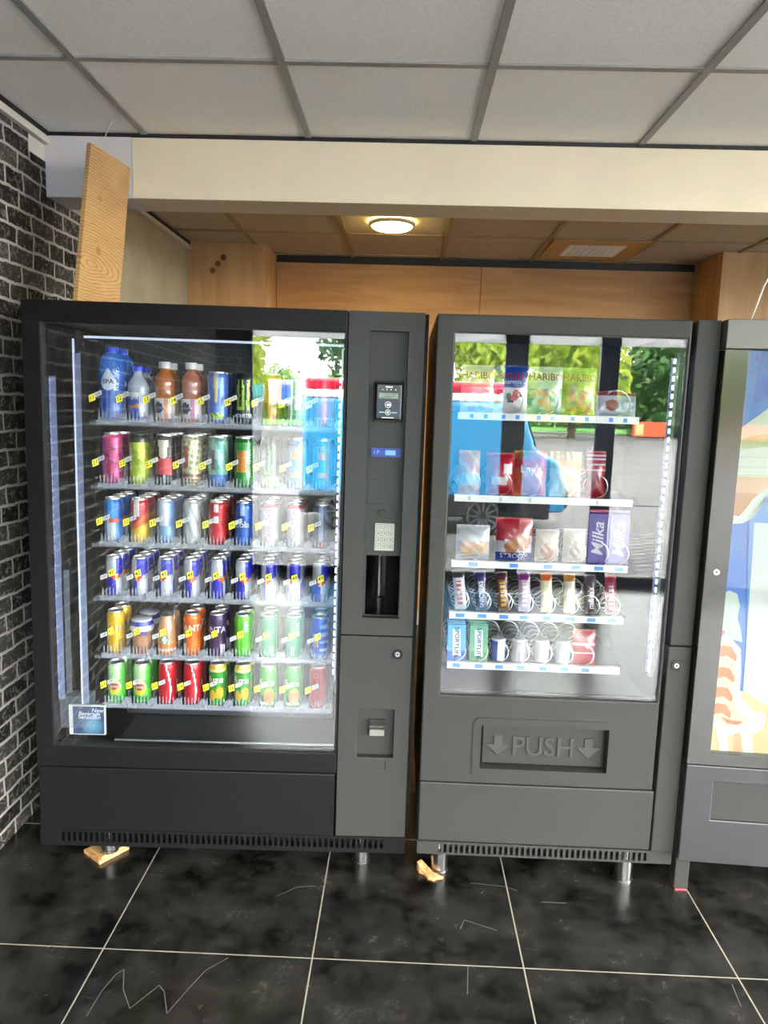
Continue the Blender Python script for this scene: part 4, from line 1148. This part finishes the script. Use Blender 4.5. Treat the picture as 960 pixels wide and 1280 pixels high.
for i, (c1, c2, tx, tc, nm, cnt) in enumerate(packs):
    p = gum(c1, c2, tx, tc)
    for q in range(cnt):
        o = p if q == 0 else dup(p, (0, 0, 0))
        put(o, LN2[4][i], .084+.024*q, S2[4], '%s chewing gum pack %s in its lane on the bottom snack shelf' % (nm, ['at the front', 'second back', 'third back', 'fourth back'][q]), 'gum pack', g, -.14)
def mint(c1, c2, c3):
    b = MB().lathe([(.022, 0), (.026, .003), (.026, .07), (.020, .076)], 28, 0, lambda a, t: hx(c2) if abs(a*.6-(t-.4)*2) < .35 and t < .8 else hx(c3) if t > .85 else hx(c1))
    return b.build('sweet_tub', M['film'], smooth=45)
for i, (c, nm) in enumerate(((('#3a55b8', '#d8e0f0', '#e8eaf2'), 'blue and white'), (('#b9b4b4', '#8a8688', '#d8d8d8'), 'grey'), (('#c8b8b4', '#e4dedc', '#dcdcdc'), 'beige'), (('#b4b8d4', '#dfe2ee', '#dcdfe8'), 'pale lilac'))):
    put(mint(*c), LN2[4][2+i], .105, S2[4], '%s small sweet tub, %s from left on the bottom snack shelf' % (nm, ['third', 'fourth', 'fifth', 'sixth'][i]), 'sweet tub', g, 0)
put(pouch('sweet_bag', .074, .115, .02, lambda u, v: hx('#f0dcdc') if (.55 < v < .62 or .3 < v < .34) else hx('#c8333c'), ()), .530, .092, S2[4], 'red sweet bag rightmost on the bottom snack shelf', 'sweet bag', g, -.12)

# ================================================================== MACHINE 3 : ice cream
m3 = thing('vending_machine', 'silver ice cream vending machine at right edge with blue poster front', 'vending machine', F3.loc, F3.rot)
MB().box(.0, .86, .045, .78, .118, 1.838).build('cabinet', M['satin'], m3)
MB().box(.0, .86, 0, .05, 1.757, 1.842).build('top_panel', mat('satin_grey_top', '#55534f', .25), m3, bevel=.003)
fr = MB().plate((0, .86), (.459, 1.754), [(.068, .79, .497, 1.7535)], 0, .045).build('door', M['satin'], m3, bevel=.003)
b = MB().ring_y(.034, 1.086, .004, .009, -.003, .001, 20, 0); b.cyl_y(.034, 1.086, .0045, -.0015, .001, 14, 1); b.build('door_lock', [M['silver'], M['ink']], fr)
lp = MB().plate((0, .86), (.122, .455), [(.088, .78, .272, .402)], 0, .03).build('lower_panel', mat('steel_grey_panel', '#2b2b2d', .32, 0, .4), m3, bevel=.003)
MB().box(.086, .782, .010, .04, .268, .406).build('flap', M['grey_panel'], lp)
b = MB().box(.004, .050, .030, .085, .004, .122); b.build('leg', M['grey_panel'], m3, bevel=.003)
b = MB().box(.80, .85, .03, .085, .004, .122); b.box(.02, .07, .68, .74, .004, .122); b.box(.80, .85, .68, .74, .004, .122); b.build('leg', M['grey_panel'], m3)
MB().box(.0685, .7895, .004, .009, .4975, 1.7530).build('glass_pane', M['glass_poster'], fr)
# printed poster: layered flat shapes
b = MB(); Y = .030
def sheet(pts, k, c): b.prism(pts, Y-.0004*k-.0003, Y-.0004*k, 0, hx(c))
b.box(.066, .792, Y, Y+.004, .494, 1.7535, 0, hx('#1674d6'))
sheet([(.066, 1.7535), (.066, 1.60), (.30, 1.62), (.30, 1.7535)], 1, '#1f5cc8')
sheet([(.066, 1.7535), (.112, 1.7535), (.098, 1.56), (.066, 1.50)], 2, '#4f86d8')
for cx, cz, rr in ((.104, 1.735, .010), (.118, 1.70, .008), (.15, 1.72, .012), (.16, 1.66, .009)):
    b.cyl_y(cx, cz, rr, Y-.0016, Y-.0013, 14, 0, hx('#6a5fe0'))
sw = [(.066, 1.505), (.076, 1.525), (.098, 1.545), (.12, 1.562), (.15, 1.588), (.20, 1.62), (.27, 1.64), (.36, 1.62), (.42, 1.55), (.44, 1.44), (.42, 1.36), (.066, 1.36)]
sheet(sw, 3, '#dfe6c8')
sheet([(.070, 1.487), (.11, 1.505), (.18, 1.512), (.24, 1.50), (.30, 1.47), (.20, 1.476), (.13, 1.468), (.085, 1.462)], 4, '#b9c872')
for z in (1.44, 1.41, 1.385): sheet([(.066, z), (.40, z+.01), (.40, z+.004), (.066, z-.004)], 4, '#c9d2a8')
sheet([(.066, 1.38), (.42, 1.38), (.41, 1.33), (.066, 1.33)], 4, '#eab06a')
sheet([(.066, 1.33), (.40, 1.33), (.20, .98), (.155, 1.20), (.118, 1.29), (.10, 1.262), (.066, 1.255)], 4, '#d98a3c')
sheet([(.066, 1.262), (.094, 1.258), (.112, 1.28), (.131, 1.312), (.163, 1.345), (.20, 1.36), (.20, 1.33), (.165, 1.30), (.138, 1.255), (.108, 1.236), (.066, 1.232)], 5, '#e6ecd8')
sheet([(.125, 1.26), (.165, 1.32), (.30, 1.33), (.30, .62), (.15, .90)], 5, '#3f93da')
sheet([(.142, 1.24), (.30, 1.24), (.30, .62), (.160, .70)], 6, '#dfe4dc')
sheet([(.066, .70), (.40, .70), (.40, .494), (.066, .494)], 4, '#edd08a')
# striped lolly figure without any face: a plain ice lolly
sheet([(.066, 1.012), (.088, 1.024), (.112, 1.015), (.124, .978), (.120, .937), (.134, .90), (.142, .86), (.10, .87), (.066, .90)], 7, '#d3e4d0')
sheet([(.066, .90), (.10, .88), (.140, .838), (.148, .76), (.150, .69), (.19, .64), (.236, .63), (.236, .58), (.20, .555), (.212, .494), (.18, .494), (.17, .555), (.125, .548), (.135, .494), (.108, .494), (.09, .565), (.066, .60)], 7, '#f2f3ea')
sheet([(.066, .862), (.10, .858), (.128, .82), (.135, .74), (.130, .68), (.16, .625), (.19, .605), (.17, .585), (.12, .58), (.085, .60), (.066, .64)], 8, '#eee2b8')
for z in (.835, .765, .70, .645):
    sheet([(.066, z), (.085, z+.012), (.112, z+.008), (.130, z-.020), (.128, z-.038), (.10, z-.020), (.066, z-.030)], 9, '#e8843a')
sheet([(.10, .612), (.13, .602), (.17, .600), (.155, .588), (.12, .590)], 9, '#d8683a')
sheet([(.066, .905), (.088, .892), (.080, .875), (.066, .878)], 9, '#d85a7a')
sheet([(.145, .56), (.165, .56), (.175, .494), (.150, .494)], 8, '#f0b070')
b.build('poster', M['poster'], fr)

# small things lying about
t = thing('wood_shim', 'square of plywood wedged under the drinks machine left leg', 'wood shim', (-.985, 2.318, 0))
b = MB(); q = [(-.075, .004), (.005, -.058), (.072, .036), (-.004, .086)]
b.add([(x, y, 0) for x, y in q]+[(x, y, .012) for x, y in q], [(3,2,1,0),(4,5,6,7)]+[(i, (i+1) % 4, 4+(i+1) % 4, 4+i) for i in range(4)])
b.build('lower_ply', M['chip'], t)
b = MB(); q = [(-.058, .006), (.008, -.046), (.070, .036), (-.002, .080)]
b.add([(x, y, .012) for x, y in q]+[(x, y, .0205) for x, y in q], [(3,2,1,0),(4,5,6,7)]+[(i, (i+1) % 4, 4+(i+1) % 4, 4+i) for i in range(4)])
b.build('upper_ply', M['pine'], t)
b = MB(); random.seed(7)
q = [(-.055, .03), (-.048, .012), (-.03, .0), (-.018, -.022), (.0, -.03), (.012, -.02), (.030, -.018), (.034, -.008), (.0, .002), (-.02, .024), (-.04, .04)]
hs = [.03, .026, .012, .006, .004, .010, .006, .004, .012, .02, .032]
n = len(q)
b.add([(x, y, 0) for x, y in q]+[(x, y, h) for (x, y), h in zip(q, hs)], [tuple(range(n))[::-1], tuple(range(n, 2*n))]+[(i, (i+1) % n, n+(i+1) % n, n+i) for i in range(n)])
for k in range(4):
    x = -.05+.012*k; b.add([(x, .02-.01*k, .004), (x+.006, .018-.01*k, .004), (x+.010, .03-.01*k, .036-.006*k), (x+.004, .034-.01*k, .034-.006*k)], [(0, 1, 2, 3)])
o = b.build('wood_splinter', M['chip']); o.location = (.147, 2.312-.032, 0)
tag(o, 'splintered chunk of plywood beside the snack machine left leg', 'wood shim')
o = MB().box(-.022, .016, -.028, .02, 0, .004).build('rubber_pad', M['red_pad'], bevel=.001); o.location = F3.w(.028, .054, 0)
tag(o, 'small red pad under the silver machine front leg', 'pad')
# plank leaning on the beam, standing on the drinks machine
b = MB(); T = .015
tl, tr_, bl, br_ = Vector((-1.066, 2.557, 2.396)), Vector((-1.032, 2.818, 2.396)), Vector((-1.066, 2.41, 1.8575)), Vector((-1.032, 2.671, 1.8575))
nrm = (tr_-tl).cross(bl-tl); nrm.normalize()
if nrm.x > 0: nrm = -nrm
v = [bl, br_, tr_, tl]; v2 = [p+nrm*T for p in v]
ctr = bl
b.add([tuple(p-ctr) for p in v]+[tuple(p-ctr) for p in v2], [(0, 1, 2, 3)[::-1], (4, 5, 6, 7), (0, 4, 5, 1), (1, 5, 6, 2), (2, 6, 7, 3), (3, 7, 4, 0)])
o = b.build('plywood_board', M['pine']); o.location = ctr
tag(o, 'pale plywood board standing on top of the drinks machine', 'board')
o = MB().tube([(0, 0, 0), (.012, 0, .05), (.035, 0, .095)], .0015, 6).build('cable', M['wire']); o.location = (-1.085, 2.70, 2.42)
o = tag(o, 'thin pale wire hanging from the ceiling above the plywood board', 'wire')
o = MB().tube([(0, .02, -.02), (.01, 0, .04), (.03, 0, .11), (.055, 0, .16)], .0028, 8).build('cable', M['wire']); o.location = F3.w(.147, .22, 1.862)
tag(o, 'pale cable sticking up from top of the silver machine', 'wire')
# lamp and vent in the niche ceiling
t = thing('ceiling_lamp', 'round glowing lamp in the low ceiling behind the machines', 'lamp', (-.1, 4.15, 2.538))
b = MB().lathe([(.125, 0), (.125, -.012), (.115, -.018), (.108, -.018), (.108, -.004)], 40, caps=False); b.build('rim', M['white_plastic'], t, smooth=40)
MB().lathe([(.108, -.006), (.108, -.022), (.095, -.030), (.0001, -.032)], 40, caps=False).build('lamp_diffuser', M['lamp_glow'], t, smooth=60)
t = thing('air_vent', 'square white air vent with tan surround in the ceiling behind the machines', 'vent', (1.114, 4.715, 2.538))
b = MB(); X = .28
for (a0, a1, c0, c1) in ((-X, X, -.26, -.16), (-X, X, .16, .26), (-X, -.17, -.16, .16), (.17, X, -.16, .16)): b.box(a0, a1, c0, c1, -.006, 0)
b.build('surround', mat('tan_vent_surround', '#b58f4f', .5), t)
b = MB().box(-.17, .17, -.16, .16, -.002, 0)
for k in range(12): b.box(-.17, .17, -.155+.027*k, -.142+.027*k, -.007, -.001)
for k in range(9): b.box(-.168+.04*k, -.162+.04*k, -.16, .16, -.0065, -.001)
b.build('grille', mat('white_vent_grille', '#d6d0c6', .5), t)

# scratches in the floor tiles
def scratch(pts, w):
    b = MB()
    for (x0, y0), (x1, y1) in zip(pts, pts[1:]):
        d = Vector((x1-x0, y1-y0)); d.normalize(); nx_, ny_ = -d.y*w, d.x*w
        b.add([(x0-nx_, y0-ny_, .0004), (x1-nx_, y1-ny_, .0004), (x1+nx_, y1+ny_, .0004), (x0+nx_, y0+ny_, .0004)], [(0, 1, 2, 3)])
    return struct(b.build('floor_scratch', M['scratch'], floor))
scratch([(-.76, 1.65), (-.755, 1.73), (-.74, 1.79), (-.725, 1.81), (-.70, 1.74), (-.66, 1.68), (-.61, 1.76), (-.59, 1.74), (-.56, 1.67), (-.53, 1.75), (-.50, 1.82), (-.45, 1.87)], .0011)
scratch([(.27, 2.25), (.38, 2.24), (.42, 2.22)], .0010); scratch([(.49, 2.17), (.57, 2.17)], .0013)
scratch([(.22, 2.03), (.235, 2.07), (.26, 2.06), (.33, 2.03)], .0012); scratch([(.22, 1.78), (.23, 1.88)], .0012)
scratch([(.95, 1.78), (.96, 1.86)], .0012); scratch([(-.36, 2.14), (-.30, 2.19), (-.24, 2.20)], .0010)

# ================================================================== outside, mirrored in the door glass
struct(MB().box(-60, 60, -46, YF-.1, -.16, -.02).box(XR+.2, 60, YF-.1, 14, -.16, -.02).build('paving', M['paving']))
struct(MB().box(-60, 60, -120, -46, -.16, .02).build('lawn', M['grass']))
struct(MB().box(-30, 30, -8.12, -8.0, -.03, -.012).build('trim_7', M['black']))
struct(MB().box(-60, 60, -46.2, -46, -.02, .10).build('trim_8', mat('concrete_kerb', '#9a9791', .8)))
def tree(name, x, y, h, rad, cols, seed, label, low=.3, nleaf=3200, cat='tree', size=.34):
    rnd = random.Random(seed)
    t = thing(name, label, cat, (x, y, -.02), (0, 0, 0), 'trees across the car park')
    b = MB(); blobs = []
    for k in range(9):
        a = rnd.uniform(0, 2*PI); rr = rnd.uniform(.2, .6)*rad; z = rnd.uniform(low*h+.2*rad, h-.4*rad)
        blobs.append((rr*math.cos(a), rr*math.sin(a), z, rnd.uniform(.45, .75)*rad))
    blobs.append((0, 0, h-.55*rad, .6*rad))
    cs = [hx(c) for c in cols]
    for k in range(nleaf):
        bx, by, bz, br = rnd.choice(blobs)
        while True:
            d = Vector((rnd.uniform(-1, 1), rnd.uniform(-1, 1), rnd.uniform(-1, 1)))
            if .1 < d.length < 1: break
        d = d.normalized()*(br*(d.length**.5))
        p = Vector((bx, by, max(low*h*.6, bz+d.z*1.1)))+Vector((d.x, d.y, 0))
        u = Vector((rnd.uniform(-1, 1), rnd.uniform(-1, 1), rnd.uniform(-1, 1))).normalized(); w = u.orthogonal().normalized()
        s = size*rnd.uniform(.6, 1.3); u *= s; w *= s*.7
        b.add([p-u, p-w*.6, p+u, p+w*.6], [(0, 1, 2, 3)], 0, rnd.choice(cs))
    b.build('foliage', M['foliage'], t)
    b = MB(); b.tube([(0, 0, 0), (.05, 0, h*.3), (0, .05, h*.6), (0, 0, h*.8)], .02*h+.04, 10)
    for k in range(4):
        a = k*1.6; b.tube([(0, 0, h*(.3+.08*k)), (rad*.3*math.cos(a), rad*.3*math.sin(a), h*(.45+.08*k)), (rad*.55*math.cos(a), rad*.55*math.sin(a), h*(.58+.07*k))], .012*h, 7)
    b.build('trunk', M['bark'], t, smooth=60)
YG = ['#a9c23a', '#c0d24a', '#8fae34', '#d2dc6a']; DG = ['#3f6a34', '#5a8446', '#2f5530', '#7d9a6a']; MG = ['#6a9a3c', '#8ab44c', '#4f7f34', '#a8c46a']
tree('tree', -6.6, -37, 9.5, 3.1, YG, 1, 'tall yellow green tree mirrored in the drinks machine glass')
tree('tree', -10.5, -46, 8.5, 3.0, MG, 2, 'mid green tree standing left of the yellow green tree across the car park')
tree('tree', .5, -40, 8.5, 2.3, DG, 3, 'sparse dark tree mirrored right of the pale sky in drinks machine glass', .3, 1600)
tree('tree', 4.6, -37, 9.0, 3.1, YG, 4, 'yellow green tree mirrored at upper left of the snack machine glass', .25, 5200)
tree('tree', 9.8, -39, 9.5, 3.1, YG, 5, 'yellow green tree mirrored in the middle of the snack machine glass', .18, 5200)
tree('tree', 12.6, -52, 9.0, 2.8, MG, 6, 'mid green tree mirrored behind the right window frame in snack machine glass', .12)
tree('tree', 16.6, -46, 8.0, 3.0, DG, 8, 'dark green dense tree mirrored at the right of the snack machine glass', .05, 4200)
tree('tree', 22.0, -44, 8.5, 3.4, DG, 9, 'dark green tree mirrored at far right edge of the snack machine glass', .05, 4200)
tree('bush', 19.0, -66, 4.8, 4.6, DG, 11, 'broad dark bush mirrored low behind the orange sign', .02, 4200, 'bush')
tree('bush', 28.5, -66, 4.6, 4.4, DG, 12, 'broad dark bush mirrored at right above the far lawn', .02, 4200, 'bush')
tree('bush', 9.6, -66, 4.0, 4.4, MG, 13, 'leafy bush mirrored low between the two window frames', .02, 4200, 'bush')
tree('bush', 0.4, -66, 4.2, 4.4, MG, 14, 'leafy bush mirrored low behind the blue van', .02, 3600, 'bush')
tree('bush', -8.6, -66, 4.0, 4.6, MG, 15, 'leafy bush mirrored low beneath the yellow green tree', .02, 3600, 'bush')
# parked light blue van
v = thing('parked_van', 'small light blue van with red roof band, mirrored in the door glass', 'van', (.6, -5.4, -.02))
body = [(-1.35, .30), (-1.35, 1.66), (.85, 1.66), (1.06, 1.08), (1.35, .95), (1.47, .62), (1.45, .30)]
MB().prism(body, -.75, .75).build('body', M['van_blue'], v, bevel=.05, segs=3)
MB().box(-1.33, .83, -.74, .74, 1.66, 1.76).build('white_band', M['van_white'], v, bevel=.02)
MB().box(-1.33, .80, -.73, .73, 1.76, 1.90).build('roof', M['van_red'], v, bevel=.04, segs=3)
MB().box(-1.38, 1.25, .72, .82, .22, .50).build('side_sill', M['tyre'], v, bevel=.03)
for s in (-1, 1):
    for x in (-.85, .42):
        w = MB().cyl_y(x, .25, .25, s*.80-.06, s*.80+.06, 32).build('wheel', M['tyre'], v, bevel=.02)
        b = MB()
        for k in range(12):
            a = 2*PI*k/12; b.prism([(x+.02*math.cos(a+1.57), .25+.02*math.sin(a+1.57)), (x+.19*math.cos(a+.05), .25+.19*math.sin(a+.05)), (x+.19*math.cos(a-.05), .25+.19*math.sin(a-.05)), (x+.02*math.cos(a-1.57), .25+.02*math.sin(a-1.57))], s*.80+.058, s*.80+.075)
        b.ring_y(x, .25, .18, .205, s*.80+.05, s*.80+.078, 28); b.build('wheel_rim', M['hub'], w)
b = MB().add([(.88, -.66, 1.60), (1.05, -.66, 1.12), (1.05, .66, 1.12), (.88, .66, 1.60), (.90, -.66, 1.605), (1.07, -.66, 1.125), (1.07, .66, 1.125), (.90, .66, 1.605)], [(4,5,6,7),(0,3,2,1),(0,4,7,3),(1,2,6,5),(0,1,5,4),(3,7,6,2)])
b.build('windscreen', mat('van_window', '#2a3644', .08), v)
MB().box(1.40, 1.50, -.7, .7, .36, .58).build('bumper', M['tyre'], v, bevel=.03)
# signs and bins
t = thing('roadside_sign', 'orange box sign by the lawn, mirrored at right of snack machine glass', 'sign', (14.6, -40, -.02))
MB().box(-.95, .95, -.15, .15, .18, 1.05).build('sign_board', M['sign_orange'], t, bevel=.02)
b = MB().box(-.8, -.7, -.06, .06, 0, .3); b.build('post', M['alu'], t); MB().box(.7, .8, -.06, .06, 0, .3).build('post', M['alu'], t)
MB().box(-.85, -.35, .15, .16, .28, .95).build('sign_panel', mat('sign_panel', '#d8b070', .5), t)
t = thing('sign_board', 'white notice board with blue square, mirrored in the drinks machine glass', 'sign', (-2.75, -24, -.02))
MB().box(-.50, .42, -.04, .04, 1.5, 2.45).build('board', mat('grey_white_board', '#9fa0a4', .5), t, bevel=.01)
MB().box(.0, .36, .04, .05, 1.7, 2.25).build('blue_panel', M['blue_tag'], t)
MB().box(-.40, -.34, -.03, .03, 0, 1.5).build('post', M['alu'], t); MB().box(.34, .40, -.03, .03, 0, 1.5).build('post', M['alu'], t)
t = thing('waste_container', 'grey waste container with teal lid, mirrored beside the notice board', 'container', (-4.0, -23, -.02))
b = MB().prism([(-.55, .12), (.55, .12), (.65, 1.75), (-.65, 1.75)], -.45, .45); b.build('bin_body', mat('grey_bin', '#62666a', .5), t, bevel=.03)
MB().box(-.68, .68, -.48, .48, 1.75, 2.2).build('lid', mat('teal_lid', '#3a8a86', .45), t, bevel=.05, segs=3)
for x in (-.45, .45): MB().cyl_y(x, .08, .08, -.40, -.34, 18).build('wheel', M['tyre'], t)

# ================================================================== light
w = bpy.data.worlds.new('overcast_sky'); sc.world = w; w.use_nodes = True
bg = w.node_tree.nodes['Background']; bg.inputs['Color'].default_value = (1.0, .985, .96, 1); bg.inputs['Strength'].default_value = 12.0
sun = bpy.data.lights.new('sun', 'SUN'); sun.energy = 3.0; sun.angle = .12; sun.color = (1, .95, .86)
so = bpy.data.objects.new('sun', sun); COL.objects.link(so); so.location = (0, 8, 12)
so.rotation_euler = Vector((.25, -.75, -1.0)).to_track_quat('-Z', 'Y').to_euler()
p2 = bpy.data.lights.new('daylight_portal', 'AREA'); p2.shape = 'RECTANGLE'; p2.size = 3.7; p2.size_y = 2.3; p2.cycles.is_portal = True  # portal for the added side window
q2 = bpy.data.objects.new('daylight_portal', p2); COL.objects.link(q2); q2.location = (XR+.12, .3, 1.29)
q2.rotation_euler = Vector((-1, 0, 0)).to_track_quat('-Z', 'Z').to_euler()
pl = bpy.data.lights.new('daylight_portal', 'AREA'); pl.shape = 'RECTANGLE'; pl.size = XR+1.1; pl.size_y = 2.5; pl.cycles.is_portal = True
po = bpy.data.objects.new('daylight_portal', pl); COL.objects.link(po); po.location = ((XR-1.1)/2, YF-.08, 1.26)
po.rotation_euler = Vector((0, 1, 0)).to_track_quat('-Z', 'Z').to_euler()

vs = sc.view_settings
sc.display_settings.display_device = 'sRGB'
vs.view_transform = 'Standard'; vs.look = 'None'; vs.gamma = 1; vs.use_curve_mapping = False; vs.exposure = 2.08
cy_ = sc.cycles
cy_.max_bounces = 14; cy_.diffuse_bounces = 6; cy_.glossy_bounces = 6; cy_.transparent_max_bounces = 40
cy_.sample_clamp_indirect = 8; cy_.use_denoising = True; cy_.caustics_reflective = False; cy_.caustics_refractive = False
